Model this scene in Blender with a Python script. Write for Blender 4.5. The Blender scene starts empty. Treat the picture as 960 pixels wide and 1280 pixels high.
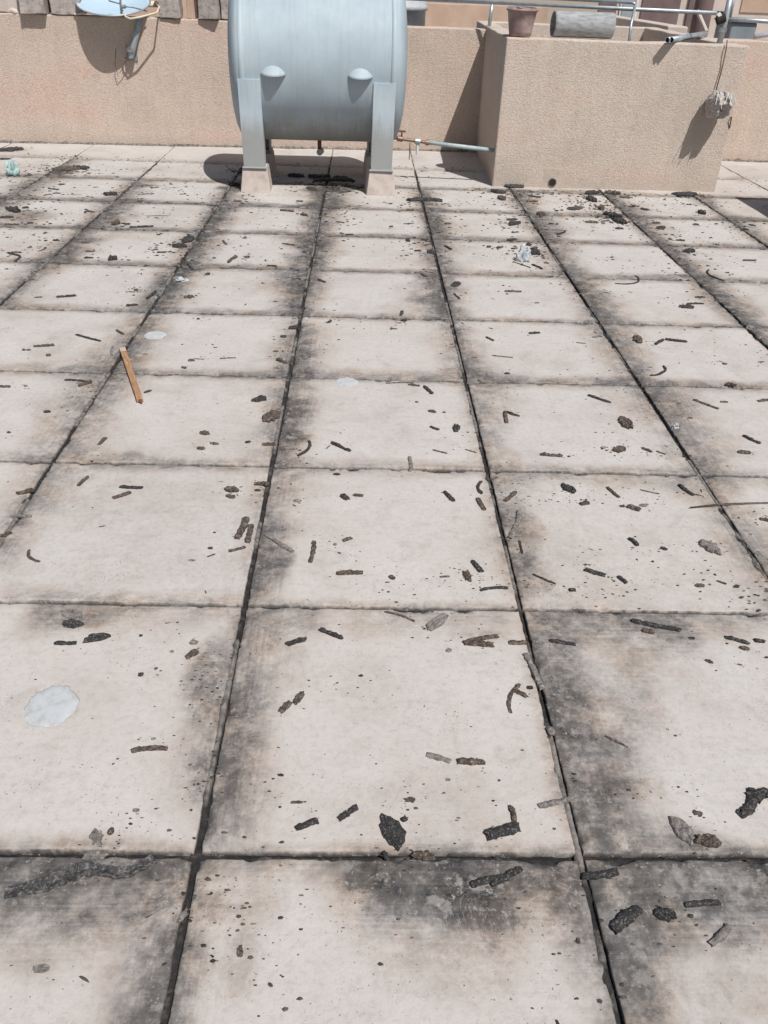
import bpy, bmesh, math, random
import numpy as np
from mathutils import Vector, Matrix, noise as mnoise

random.seed(7)
RAD = math.radians
T = 0.8                                  # one roof slab is 0.8 m square
scn = bpy.context.scene
C = bpy.data.collections.new("roof"); scn.collection.children.link(C)

# ------------------------------------------------------------------ camera
PITCH, YAW, ROLL, FPX = RAD(33.129), RAD(2.212), RAD(2.252), 1030.0
CAM = np.array([0.319, -1.045, 1.534])
_f = np.array([math.sin(YAW)*math.cos(PITCH), math.cos(YAW)*math.cos(PITCH), -math.sin(PITCH)])
_r = np.array([math.cos(YAW), -math.sin(YAW), 0.0]); _u = np.cross(_r, _f)
RR = _r*math.cos(ROLL) + _u*math.sin(ROLL); UU = -_r*math.sin(ROLL) + _u*math.cos(ROLL); FF = _f
cd = bpy.data.cameras.new("camera"); cam = bpy.data.objects.new("camera", cd); C.objects.link(cam)
cd.sensor_fit = 'VERTICAL'; cd.sensor_height = 36.0; cd.lens = FPX/1280*36.0
cd.clip_start = 0.05; cd.clip_end = 2000
M = Matrix(((RR[0], UU[0], -FF[0], CAM[0]), (RR[1], UU[1], -FF[1], CAM[1]), (RR[2], UU[2], -FF[2], CAM[2]), (0, 0, 0, 1)))
cam.matrix_world = M
scn.camera = cam

def ray(px, py): return RR*(px-480)/FPX - UU*(py-640)/FPX + FF
def ground(px, py, z=0.0):
    d = ray(px, py); return CAM + d*((z-CAM[2])/d[2])
def at(px, py, Y):
    d = ray(px, py); return Vector(CAM + d*((Y-CAM[1])/d[1]))

# ------------------------------------------------------------------ light
w = bpy.data.worlds.new("World"); scn.world = w; w.use_nodes = True
nt = w.node_tree; nt.nodes.clear()
SUN_D = Vector((-0.323, 0.564, -1.0)).normalized()       # direction the light travels
elev = math.asin(-SUN_D.z); azim = math.atan2(-SUN_D.x, -SUN_D.y)
sky = nt.nodes.new("ShaderNodeTexSky"); sky.sky_type = 'NISHITA'; sky.sun_disc = False
sky.sun_elevation = elev; sky.sun_rotation = azim; sky.dust_density = 2.2; sky.air_density = 1.0
bg = nt.nodes.new("ShaderNodeBackground"); bg.inputs[1].default_value = 0.055
wo = nt.nodes.new("ShaderNodeOutputWorld")
nt.links.new(sky.outputs[0], bg.inputs[0]); nt.links.new(bg.outputs[0], wo.inputs[0])
sl = bpy.data.lights.new("sun", 'SUN'); sl.energy = 4.55; sl.angle = RAD(0.5); sl.color = (1.0, 0.965, 0.925)
so = bpy.data.objects.new("sun", sl); C.objects.link(so)
so.rotation_mode = 'QUATERNION'; so.rotation_quaternion = SUN_D.to_track_quat('-Z', 'Y'); so.location = (3, -6, 12)
vs = scn.view_settings
vs.view_transform = 'Standard'; vs.look = 'None'; vs.gamma = 1.0; vs.exposure = 0.0; vs.use_curve_mapping = False

# ------------------------------------------------------------------ materials
def nodes(name):
    m = bpy.data.materials.new(name); m.use_nodes = True
    t = m.node_tree; b = t.nodes["Principled BSDF"]
    return m, t, b
def N(t, kind, **kw):
    n = t.nodes.new(kind)
    for k, v in kw.items(): setattr(n, k, v)
    return n
def noise(t, vec, scale, detail=6, rough=0.6):
    n = N(t, "ShaderNodeTexNoise"); n.inputs["Scale"].default_value = scale
    n.inputs["Detail"].default_value = detail; n.inputs["Roughness"].default_value = rough
    t.links.new(vec, n.inputs["Vector"]); return n.outputs["Fac"]
def ramp(t, fac, stops):
    r = N(t, "ShaderNodeValToRGB"); e = r.color_ramp.elements
    while len(e) < len(stops): e.new(0.5)
    for el, (p, c) in zip(e, stops): el.position = p; el.color = (*c, 1)
    t.links.new(fac, r.inputs[0]); return r.outputs[0]
def mth(t, op, a, b=None, clamp=False):
    n = N(t, "ShaderNodeMath", operation=op); n.use_clamp = clamp
    for i, x in enumerate((a, b)):
        if x is None: continue
        if hasattr(x, "default_value") or hasattr(x, "links"): t.links.new(x, n.inputs[i])
        else: n.inputs[i].default_value = x
    return n.outputs[0]
def mix(t, fac, a, b, blend='MIX'):
    n = N(t, "ShaderNodeMix", data_type='RGBA', blend_type=blend)
    if isinstance(fac, (int, float)): n.inputs[0].default_value = fac
    else: t.links.new(fac, n.inputs[0])
    for i, x in ((6, a), (7, b)):
        if isinstance(x, tuple): n.inputs[i].default_value = (*x, 1)
        else: t.links.new(x, n.inputs[i])
    return n.outputs[2]
def bump(t, b, h, strength, dist):
    n = N(t, "ShaderNodeBump"); n.inputs["Strength"].default_value = strength; n.inputs["Distance"].default_value = dist
    t.links.new(h, n.inputs["Height"]); t.links.new(n.outputs[0], b.inputs["Normal"])
def coords(t, scale=None, rnd=False):
    tc = N(t, "ShaderNodeTexCoord"); v = tc.outputs["Object"]
    if rnd:
        oi = N(t, "ShaderNodeObjectInfo"); a = N(t, "ShaderNodeVectorMath", operation='ADD')
        mm = mth(t, 'MULTIPLY', oi.outputs["Random"], 57.0)
        t.links.new(v, a.inputs[0]); t.links.new(mm, a.inputs[1]); v = a.outputs[0]
    if scale:
        mp = N(t, "ShaderNodeMapping"); mp.inputs["Scale"].default_value = scale
        t.links.new(v, mp.inputs["Vector"]); v = mp.outputs[0]
    return v

def mottled(name, cols, scale=8, rough=0.85, bscale=60, bstr=0.4, bdist=0.003, metallic=0.0, rnd=False, detail=6, vscale=None, spec=0.3):
    m, t, b = nodes(name); v = coords(t, vscale, rnd)
    n1 = noise(t, v, scale, detail)
    k = len(cols)
    pos = [0.5] if k == 1 else [0.30 + 0.40*i/(k-1) for i in range(k)]
    t.links.new(ramp(t, n1, list(zip(pos, cols))), b.inputs["Base Color"])
    b.inputs["Roughness"].default_value = rough; b.inputs["Metallic"].default_value = metallic
    b.inputs["Specular IOR Level"].default_value = spec
    if bstr: bump(t, b, noise(t, coords(t, None, rnd), bscale, 5), bstr, bdist)
    return m

def stucco(name, c1, c2, c3):
    m, t, b = nodes(name); v = coords(t)
    big = ramp(t, noise(t, coords(t, (.7, .7, 1.7)), 1.7, 5, 0.55), [(0.36, c1), (0.52, c2), (0.66, c3)])
    fine = noise(t, v, 80, 5, 0.75)
    col = mix(t, 0.60, big, ramp(t, fine, [(0.32, (0.50, 0.46, 0.43)), (0.55, (1, 1, 1)), (0.72, (1.0, 1.0, 1.0))]), 'MULTIPLY')
    dirt = noise(t, coords(t, (7, 7, 0.9)), 1.6, 5, 0.7)
    col = mix(t, 0.20, col, ramp(t, dirt, [(0.40, (0.72, 0.70, 0.69)), (0.58, (1, 1, 1))]), 'MULTIPLY')
    vc = N(t, "ShaderNodeTexVoronoi", feature='DISTANCE_TO_EDGE'); vc.inputs["Scale"].default_value = 1.1
    wv = N(t, "ShaderNodeVectorMath", operation='ADD'); nz_ = N(t, "ShaderNodeTexNoise"); nz_.inputs["Scale"].default_value = 5; nz_.inputs["Detail"].default_value = 5
    t.links.new(v, nz_.inputs["Vector"]); sc_ = N(t, "ShaderNodeVectorMath", operation='SCALE'); sc_.inputs["Scale"].default_value = 0.45
    t.links.new(nz_.outputs["Color"], sc_.inputs[0]); t.links.new(v, wv.inputs[0]); t.links.new(sc_.outputs[0], wv.inputs[1]); t.links.new(wv.outputs[0], vc.inputs["Vector"])
    crk = mth(t, 'MULTIPLY', ramp(t, vc.outputs["Distance"], [(0.0, (1, 1, 1)), (0.006, (0, 0, 0))]), ramp(t, noise(t, v, 0.9, 2), [(0.54, (0, 0, 0)), (0.64, (.3,)*3)]))
    col = mix(t, crk, col, (0.22, 0.17, 0.14))
    sxz = N(t, "ShaderNodeSeparateXYZ"); t.links.new(v, sxz.inputs[0])
    ft_ = mth(t, 'SUBTRACT', mth(t, 'MULTIPLY', noise(t, v, 9, 6, 0.7), 0.22), sxz.outputs[2])
    col = mix(t, mth(t, 'MULTIPLY', ramp(t, mth(t, 'ADD', ft_, 0.5), [(0.50, (0, 0, 0)), (0.58, (1, 1, 1))]), 0.40), col, (0.42, 0.36, 0.31))
    t.links.new(col, b.inputs["Base Color"]); b.inputs["Roughness"].default_value = 0.95
    b.inputs["Specular IOR Level"].default_value = 0.15
    h = mth(t, 'ADD', noise(t, coords(t, (1, 1, 1.4)), 74, 6, 0.74), mth(t, 'MULTIPLY', noise(t, v, 30, 3, 0.6), 0.35))
    bump(t, b, h, 0.85, 0.012)
    return m

MAT = {}
MAT['stucco'] = stucco("pink stucco", (0.600, 0.502, 0.425), (0.645, 0.538, 0.458), (0.660, 0.505, 0.425))
MAT['stucco_grey'] = stucco("buff stucco", (0.600, 0.520, 0.450), (0.650, 0.566, 0.492), (0.655, 0.530, 0.460))
MAT['far_plaster'] = mottled("far plaster", [(0.40, 0.29, 0.22), (0.50, 0.38, 0.30)], 3, 0.95, 40, 0.4, 0.01)
MAT['pale_plaster'] = mottled("pale plaster", [(0.46, 0.40, 0.36), (0.58, 0.51, 0.46)], 4, 0.95, 60, 0.4, 0.006)
MAT['concrete'] = mottled("footing concrete", [(0.40, 0.345, 0.31), (0.50, 0.435, 0.395), (0.55, 0.48, 0.44)], 14, 0.9, 90, 0.4, 0.003, rnd=True)
MAT['grey_concrete'] = mottled("grey block concrete", [(0.24, 0.215, 0.20), (0.38, 0.34, 0.315), (0.47, 0.425, 0.395)], 22, 0.95, 70, 0.9, 0.008, rnd=True)
MAT['rough_cement'] = mottled("rough cement", [(0.27, 0.25, 0.235), (0.42, 0.39, 0.37), (0.60, 0.57, 0.54)], 45, 0.95, 70, 1.0, 0.012)
MAT['galv'] = mottled("galvanised pipe", [(0.30, 0.345, 0.375), (0.46, 0.51, 0.54)], 18, 0.42, 60, 0.1, 0.001, metallic=0.45, rnd=True)
MAT['steel_dark'] = mottled("dull steel", [(0.20, 0.21, 0.215), (0.36, 0.37, 0.375)], 25, 0.5, 60, 0.2, 0.001, metallic=0.5)
MAT['teal_pipe'] = mottled("pale teal pipe", [(0.25, 0.36, 0.37), (0.36, 0.46, 0.465), (0.44, 0.50, 0.50)], 20, 0.5, 60, 0.1, 0.001)
MAT['brass'] = mottled("brown fittings", [(0.16, 0.095, 0.07), (0.32, 0.22, 0.17)], 60, 0.5, 60, 0.3, 0.001, metallic=0.4)
MAT['rust'] = mottled("rusty pipe", [(0.10, 0.045, 0.03), (0.20, 0.10, 0.07)], 50, 0.7, 60, 0.4, 0.001)
MAT['white_tape'] = mottled("white tape", [(0.55, 0.55, 0.52), (0.70, 0.69, 0.66)], 30, 0.6)
MAT['dish'] = mottled("pale blue reflector", [(0.40, 0.53, 0.64), (0.47, 0.60, 0.70)], 6, 0.35, 60, 0.05, 0.001, spec=0.5)  # even pale blue over the whole reflector
MAT['cream'] = mottled("cream plastic", [(0.58, 0.50, 0.38), (0.66, 0.58, 0.46)], 12, 0.6)
MAT['bucket'] = mottled("mauve grey bucket", [(0.20, 0.135, 0.13), (0.31, 0.225, 0.215), (0.42, 0.34, 0.32)], 9, 0.75, 50, 0.3, 0.003)
MAT['pipe_cement'] = mottled("cement pipe", [(0.20, 0.215, 0.225), (0.31, 0.325, 0.335), (0.41, 0.42, 0.42)], 14, 0.8, 60, 0.4, 0.003, vscale=(1.0, 3, 3))
MAT['mortar'] = mottled("buff mortar", [(0.43, 0.365, 0.31), (0.52, 0.45, 0.385)], 20, 0.95, 60, 0.5, 0.005)
MAT['dark'] = mottled("dark interior", [(0.025, 0.022, 0.02), (0.04, 0.035, 0.03)], 8, 0.9)
MAT['crust'] = mottled("dark crust", [(0.05, 0.045, 0.04), (0.17, 0.15, 0.135), (0.30, 0.27, 0.24)], 40, 0.95, 90, 0.8, 0.006)
MAT['mauve_paint'] = mottled("dark mauve paint", [(0.13, 0.095, 0.095), (0.18, 0.135, 0.13)], 5, 0.7)
MAT['blue_sheet'] = mottled("blue grey sheet", [(0.20, 0.235, 0.26), (0.26, 0.30, 0.325)], 4, 0.5)
MAT['glass'] = mottled("dusty window glass", [(0.24, 0.27, 0.29), (0.34, 0.37, 0.39)], 4, 0.25, bstr=0)
MAT['orange_wood'] = mottled("orange brown wood", [(0.20, 0.115, 0.065), (0.36, 0.205, 0.115), (0.44, 0.29, 0.19)], 13, 0.7, 60, 0.3, 0.002, vscale=(1, 14, 14))
MAT['pale_wood'] = mottled("pale sawn wood", [(0.42, 0.30, 0.22), (0.55, 0.42, 0.33)], 30, 0.8, 60, 0.3, 0.002)
MAT['plaster_white'] = mottled("white plaster patch", [(0.37, 0.355, 0.34), (0.44, 0.465, 0.48), (0.475, 0.505, 0.525)], 30, 0.85, 50, 0.3, 0.002)
MAT['teal_plastic'] = mottled("pale teal plastic", [(0.30, 0.45, 0.44), (0.46, 0.60, 0.59)], 30, 0.4, bstr=0)
MAT['white_plastic'] = mottled("white crumpled plastic", [(0.36, 0.39, 0.42), (0.50, 0.53, 0.56)], 30, 0.45, bstr=0)
MAT['far_ground'] = mottled("street dust", [(0.28, 0.23, 0.18), (0.36, 0.30, 0.24)], 0.5, 0.95)

# debris tones
def tar(name, stops, rough):
    m, t, b = nodes(name); v = coords(t, None, True)
    n1 = noise(t, v, 85, 5, 0.65)
    geo = N(t, "ShaderNodeNewGeometry"); sep = N(t, "ShaderNodeSeparateXYZ"); t.links.new(geo.outputs["Normal"], sep.inputs[0])
    col = ramp(t, n1, stops)
    dust = mth(t, 'MULTIPLY', noise(t, v, 210, 3), 1.0)
    col = mix(t, mth(t, 'MULTIPLY', mth(t, 'GREATER_THAN', dust, 0.60), 0.35), col, (0.40, 0.36, 0.33))
    t.links.new(col, b.inputs["Base Color"]); b.inputs["Roughness"].default_value = rough
    b.inputs["Specular IOR Level"].default_value = 0.35
    bump(t, b, noise(t, v, 240, 5, 0.7), 0.9, 0.004)
    return m
MAT['black'] = tar("black tar", [(0.3, (0.017, 0.017, 0.019)), (0.6, (0.040, 0.038, 0.038)), (0.75, (0.12, 0.11, 0.105))], 0.62)
MAT['brown'] = tar("brown tar", [(0.3, (0.035, 0.026, 0.021)), (0.52, (0.085, 0.064, 0.052)), (0.72, (0.24, 0.195, 0.165))], 0.8)
MAT['grey'] = tar("grey filler", [(0.3, (0.085, 0.079, 0.074)), (0.5, (0.19, 0.175, 0.163)), (0.72, (0.36, 0.33, 0.305))], 0.9)

MAT['membrane'] = tar("membrane", [(0.34, (0.025, 0.025, 0.027)), (0.54, (0.075, 0.073, 0.072)), (0.74, (0.26, 0.245, 0.235))], 0.6)

# tank paint: pale blue grey with grime streaks and painted underside shade
def tank_mat(name, mul=1.0):
    m, t, b = nodes(name); v = coords(t)
    base = ramp(t, noise(t, v, 3.2, 5), [(0.32, (0.325*mul, 0.40*mul, 0.45*mul)), (0.52, (0.365*mul, 0.442*mul, 0.492*mul)), (0.70, (0.405*mul, 0.48*mul, 0.525*mul))])
    st = noise(t, coords(t, (22, 1.4, 1.4)), 1.5, 6, 0.65)
    col = mix(t, 0.18, base, ramp(t, st, [(0.34, (0.66, 0.62, 0.56)), (0.50, (1, 1, 1)), (0.72, (1.0, 1.0, 1.0))]), 'MULTIPLY')
    rs = noise(t, coords(t, (9, .8, .8)), 1.3, 5, 0.7)
    col = mix(t, ramp(t, rs, [(0.58, (0, 0, 0)), (0.74, (.45,)*3)]), col, (0.26*mul, 0.235*mul, 0.20*mul))
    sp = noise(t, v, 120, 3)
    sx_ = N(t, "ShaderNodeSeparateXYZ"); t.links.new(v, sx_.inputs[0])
    grime_shade = mth(t, 'SUBTRACT', mth(t, 'ADD', mth(t, 'MULTIPLY', st, 0.55), mth(t, 'MULTIPLY', noise(t, v, 4, 6, 0.7), 0.35)), sx_.outputs[2])
    col = mix(t, mth(t, 'MULTIPLY', ramp(t, mth(t, 'ADD', grime_shade, 0.5), [(0.30, (0, 0, 0)), (0.52, (1, 1, 1))]), 0.62), col, (0.225*mul, 0.20*mul, 0.168*mul))  # brown grime and underside shade, both painted into the lower shell
    col = mix(t, mth(t, 'MULTIPLY', mth(t, 'GREATER_THAN', sp, 0.66), 0.25), col, (0.60, 0.62, 0.62))
    t.links.new(col, b.inputs["Base Color"])
    b.inputs["Specular IOR Level"].default_value = 0.35
    rg = ramp(t, noise(t, v, 9, 4), [(0.3, (0.50,)*3), (0.7, (0.68,)*3)]); t.links.new(rg, b.inputs["Roughness"])
    bump(t, b, noise(t, v, 2.0, 2), 0.10, 0.02)
    return m
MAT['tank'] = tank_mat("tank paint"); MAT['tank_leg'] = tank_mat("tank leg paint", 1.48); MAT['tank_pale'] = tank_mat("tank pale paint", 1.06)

# ------------------------------------------------------------------ mesh helpers
def link(o, parent=None):
    C.objects.link(o)
    if parent: o.parent = parent
    return o
def obj(name, bm, mat, parent=None, smooth=False, bevel=0, loc=None):
    me = bpy.data.meshes.new(name)
    bmesh.ops.recalc_face_normals(bm, faces=bm.faces); bm.to_mesh(me); bm.free()
    o = bpy.data.objects.new(name, me)
    for m in (mat if isinstance(mat, (list, tuple)) else [mat]): me.materials.append(m)
    if smooth:
        for p in me.polygons: p.use_smooth = True
    if bevel:
        md = o.modifiers.new("edge", 'BEVEL'); md.width = bevel; md.segments = 2; md.limit_method = 'ANGLE'; md.angle_limit = RAD(40)
    if loc is not None: o.location = loc
    return link(o, parent)
def tag(o, label, cat, group=None):
    o['label'] = label; o['category'] = cat
    if group: o['group'] = group
    return o
def structure(o, kind='structure'):
    o['kind'] = kind; return o
def thing(name, loc, label, cat, group=None, rz=0.0):
    o = bpy.data.objects.new(name, None); o.empty_display_size = 0.1; o.location = loc; o.rotation_euler = (0, 0, rz)
    C.objects.link(o); return tag(o, label, cat, group)
def box_bm(x0, x1, y0, y1, z0, z1, bm=None, top=None):
    bm = bm or bmesh.new()
    tx, ty = top or (0, 0)
    v = [bm.verts.new(p) for p in ((x0, y0, z0), (x1, y0, z0), (x1, y1, z0), (x0, y1, z0),
         (x0+tx, y0+ty, z1), (x1-tx, y0+ty, z1), (x1-tx, y1-ty, z1), (x0+tx, y1-ty, z1))]
    for f in ((0, 3, 2, 1), (4, 5, 6, 7), (0, 1, 5, 4), (1, 2, 6, 5), (2, 3, 7, 6), (3, 0, 4, 7)): bm.faces.new([v[i] for i in f])
    return bm
def prism_bm(poly, z0, z1, bm=None):
    bm = bm or bmesh.new()
    a = [bm.verts.new((x, y, z0)) for x, y in poly]; b = [bm.verts.new((x, y, z1)) for x, y in poly]
    n = len(poly); bm.faces.new(a[::-1]); bm.faces.new(b)
    for i in range(n): bm.faces.new((a[i], a[(i+1) % n], b[(i+1) % n], b[i]))
    return bm
def tube_bm(pts, r, seg=10, bm=None, cap=True, inner=None):
    bm = bm or bmesh.new(); pts = [Vector(p) for p in pts]
    rs = r if isinstance(r, (list, tuple)) else [r]*len(pts)
    rings = []; prev = None
    for i, p in enumerate(pts):
        d = (pts[min(i+1, len(pts)-1)] - pts[max(i-1, 0)]).normalized()
        if prev is None:
            a = d.orthogonal().normalized()
        else:
            a = (prev - d*prev.dot(d)).normalized()
        prev = a; b = d.cross(a)
        rings.append([bm.verts.new(p + (a*math.cos(2*math.pi*k/seg) + b*math.sin(2*math.pi*k/seg))*rs[i]) for k in range(seg)])
    for q in range(len(rings)-1):
        for k in range(seg): bm.faces.new((rings[q][k], rings[q][(k+1) % seg], rings[q+1][(k+1) % seg], rings[q+1][k]))
    if cap: bm.faces.new(rings[0][::-1]); bm.faces.new(rings[-1])
    return bm
def lathe_bm(profile, axis='Z', seg=32, bm=None, close=False):
    """profile: (radius, height) list turned about the axis."""
    bm = bm or bmesh.new(); rings = []
    for r, h in profile:
        if r < 1e-6:
            p = (0, 0, h) if axis == 'Z' else (h, 0, 0); rings.append([bm.verts.new(p)]); continue
        ring = []
        for k in range(seg):
            a = 2*math.pi*k/seg
            ring.append(bm.verts.new((r*math.cos(a), r*math.sin(a), h) if axis == 'Z' else (h, r*math.cos(a), r*math.sin(a))))
        rings.append(ring)
    pairs = list(zip(rings, rings[1:])) + ([(rings[-1], rings[0])] if close else [])
    for A, B in pairs:
        for k in range(seg):
            k2 = (k+1) % seg
            if len(A) == 1 and len(B) == 1: continue
            if len(A) == 1: bm.faces.new((A[0], B[k2], B[k]))
            elif len(B) == 1: bm.faces.new((A[k], A[k2], B[0]))
            else: bm.faces.new((A[k], A[k2], B[k2], B[k]))
    return bm
def shift(bm, v):
    bmesh.ops.translate(bm, verts=bm.verts, vec=Vector(v)); return bm
def roughen(bm, amp, freq, seed=0.0, axis=None):
    for v in bm.verts:
        q = v.co*freq + Vector((seed, seed*1.7, -seed))
        n = mnoise.noise_vector(q)
        v.co += n*amp
    return bm

# ------------------------------------------------------------------ numpy noise for the floor's dirt map
rng = np.random.default_rng(11)
PERM = rng.random((256, 256))
def vnoise(x, y):
    xi = np.floor(x).astype(int); yi = np.floor(y).astype(int); fx = x-xi; fy = y-yi
    fx = fx*fx*(3-2*fx); fy = fy*fy*(3-2*fy)
    g = lambda a, b: PERM[a % 256, b % 256]
    return (g(xi, yi)*(1-fx)+g(xi+1, yi)*fx)*(1-fy) + (g(xi, yi+1)*(1-fx)+g(xi+1, yi+1)*fx)*fy
def fbm(x, y, o=4):
    s = 0; a = 0.5; n = 0
    for i in range(o):
        s = s + a*vnoise(x*2**i + 17.3*i, y*2**i - 9.1*i); n += a; a *= 0.55
    return s/n
def sstep(a, b, x):
    t = np.clip((x-a)/(b-a), 0, 1); return t*t*(3-2*t)

# strokes of soot and tar along the joints, in slab units: (line, from, to, side, width, strength)
VS = [
 (0, -1.3, -.25, 1, .13, .45), (0, -1.2, -.1, -1, .15, .42), (0, -.3, 0, 1, .18, .45), (0, -.5, -.05, -1, .2, .35),
 (0, .05, .62, 1, .20, .80), (0, .55, 1.0, 1, .30, .62), (0, .0, .3, 1, .25, .45), (0, .15, .8, -1, .17, .55), (0, .6, 1, -1, .10, .3),
 (0, 1.0, 1.55, 1, .17, .95), (0, 1.45, 2.0, 1, .26, .62), (0, 1.2, 1.9, -1, .12, .30),
 (0, 2.0, 2.7, 1, .22, .85), (0, 2.5, 3.0, 1, .30, .45), (0, 2.05, 2.9, -1, .16, .48),
 (0, 3.0, 3.9, 1, .24, .72), (0, 3.0, 3.95, -1, .20, .5), (0, 4, 5, -1, .34, .80), (0, 4, 5, 1, .22, .65),
 (0, 5, 6, -1, .32, .85), (0, 5, 6, 1, .28, .85), (0, 6, 7, -1, .25, .7), (0, 6, 7, 1, .3, .7), (0, 7, 8.1, -1, .28, .75), (0, 7, 8.2, 1, .35, .75),
 (1, -1.3, -.1, 1, .22, .62), (1, -1.0, -.1, -1, .10, .3), (1, .0, .62, 1, .30, .88), (1, .05, .45, 1, .18, .6), (1, .5, 1.0, 1, .22, .62),
 (1, 1.05, 1.7, 1, .20, .72), (1, 1.6, 2.0, 1, .30, .45), (1, 1.1, 2, -1, .09, .35), (1, 2, 3, 1, .28, .50), (1, 2.1, 3, -1, .10, .3),
 (1, 3, 4, 1, .24, .58), (1, 3, 4, -1, .22, .42), (1, 4, 5, -1, .32, .78), (1, 4, 5, 1, .22, .62), (1, 5, 6, -1, .25, .5), (1, 5, 6, 1, .25, .62),
 (1, 6, 7, 1, .30, .75), (1, 6, 7, -1, .15, .5), (1, 7, 8, 1, .3, .7), (1, 7, 8, -1, .2, .5),
 (2, 1, 2, 1, .25, .5), (2, 1, 2, -1, .20, .45), (2, 2, 3, 1, .35, .62), (2, 2, 3, -1, .22, .38), (2, 3, 4, 1, .25, .60), (2, 3, 4, -1, .22, .40),
 (2, 4, 5, 1, .34, .82), (2, 4, 5, -1, .18, .4), (2, 5, 6, 1, .30, .66), (2, 5, 6, -1, .2, .4), (2, 6, 7, 1, .32, .78), (2, 6, 7, -1, .15, .4), (2, 7, 8, 1, .3, .7), (2, 7, 7.8, -1, .2, .5),
 (3, 2.5, 4, 1, .3, .7), (3, 4, 5, 1, .34, .82), (3, 4, 5, -1, .2, .5), (3, 5, 6, 1, .34, .80), (3, 6, 7, 1, .32, .75), (3, 6, 7, -1, .16, .4), (3, 7, 8, 1, .36, .7),
 (4, 4, 6, 1, .25, .5), (4, 6, 8, 1, .3, .6), (4, 6, 8, -1, .15, .4),
 (-1, 1.2, 2, 1, .22, .62), (-1, 1.1, 2, -1, .18, .5), (-1, 2, 3, 1, .26, .55), (-1, 2, 3, -1, .30, .50), (-1, 3, 4, 1, .26, .62), (-1, 3, 4, -1, .22, .48),
 (-1, 4, 5, 1, .26, .80), (-1, 4, 5, -1, .22, .6), (-1, 5, 6, 1, .34, .88), (-1, 5, 6, -1, .18, .5), (-1, 6, 7, 1, .34, .80), (-1, 6, 7, -1, .16, .5), (-1, 7, 8, 1, .34, .7), (-1, 7, 7.9, -1, .2, .5),
 (-2, 4, 5, 1, .22, .6), (-2, 4, 5, -1, .25, .5), (-2, 5, 6, 1, .34, .85), (-2, 5, 6, -1, .2, .5), (-2, 6, 7, 1, .36, .82), (-2, 6, 7, -1, .18, .5), (-2, 7, 8, 1, .32, .62), (-2, 7, 8, -1, .2, .5),
 (-3, 5, 9, 1, .3, .65), (-3, 5, 8, -1, .25, .6), (-4, 5, 9, 1, .3, .6),
]
# along the cross joints: (line, from, to, side (+1 far), width, strength)
HS = [
 (0, -1.3, .05, -1, .10, .60), (0, .30, 2.2, -1, .11, .50), (0, -1.0, -.05, -1, .22, .40), (0, .95, 2.2, -1, .24, .35),
 (0, -.62, .0, -1, .19, .88), (0, -.5, -.1, -1, .30, .35), (0, 0, .36, -1, .12, .38), (0, .36, .8, -1, .22, .85), (0, .4, .8, -1, .34, .40), (0, .8, 1.0, -1, .15, .55),
 (0, 1.0, 1.6, -1, .26, .60), (0, 1.0, 2.0, -1, .14, .5), (0, -1, 0, 1, .06, .40), (0, 0, 1, 1, .045, .38), (0, 1, 2, 1, .06, .35),
 (1, -.75, -.4, -1, .20, .50), (1, -.4, 0, -1, .16, .42), (1, 0, .3, -1, .24, .42), (1, .35, .95, -1, .2, .35), (1, 1, 1.6, -1, .26, .60), (1, 1.5, 2, -1, .14, .45), (1, -1, 0, 1, .10, .36), (1, 0, 1, 1, .05, .25),
 (2, -1, 0, -1, .09, .35), (2, 0, 1, -1, .10, .3), (2, 1, 2, -1, .16, .42), (2, 2, 3, -1, .2, .4), (2, -2, 0, 1, .09, .32), (2, 0, 3, 1, .1, .35),
 (3, -2, 3, -1, .08, .30), (3, -2, 0, 1, .10, .34), (3, 0, 1, 1, .14, .45), (3, 1, 3, 1, .12, .5), (4, -2, 4, -1, .08, .32), (4, -2, 0, 1, .12, .40), (4, 0, 4, 1, .09, .35),
 (5, -3, 4, -1, .10, .35), (5, -3, 4, 1, .14, .45), (6, -3, 4, -1, .10, .35), (6, -3, 4, 1, .14, .50), (7, -4, 5, -1, .1, .4), (7, -4, 5, 1, .16, .50), (8, -4, 5, 1, .18, .45), (8, -4, 5, -1, .1, .35), (9, -4, 5, 1, .15, .35),
]
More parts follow.
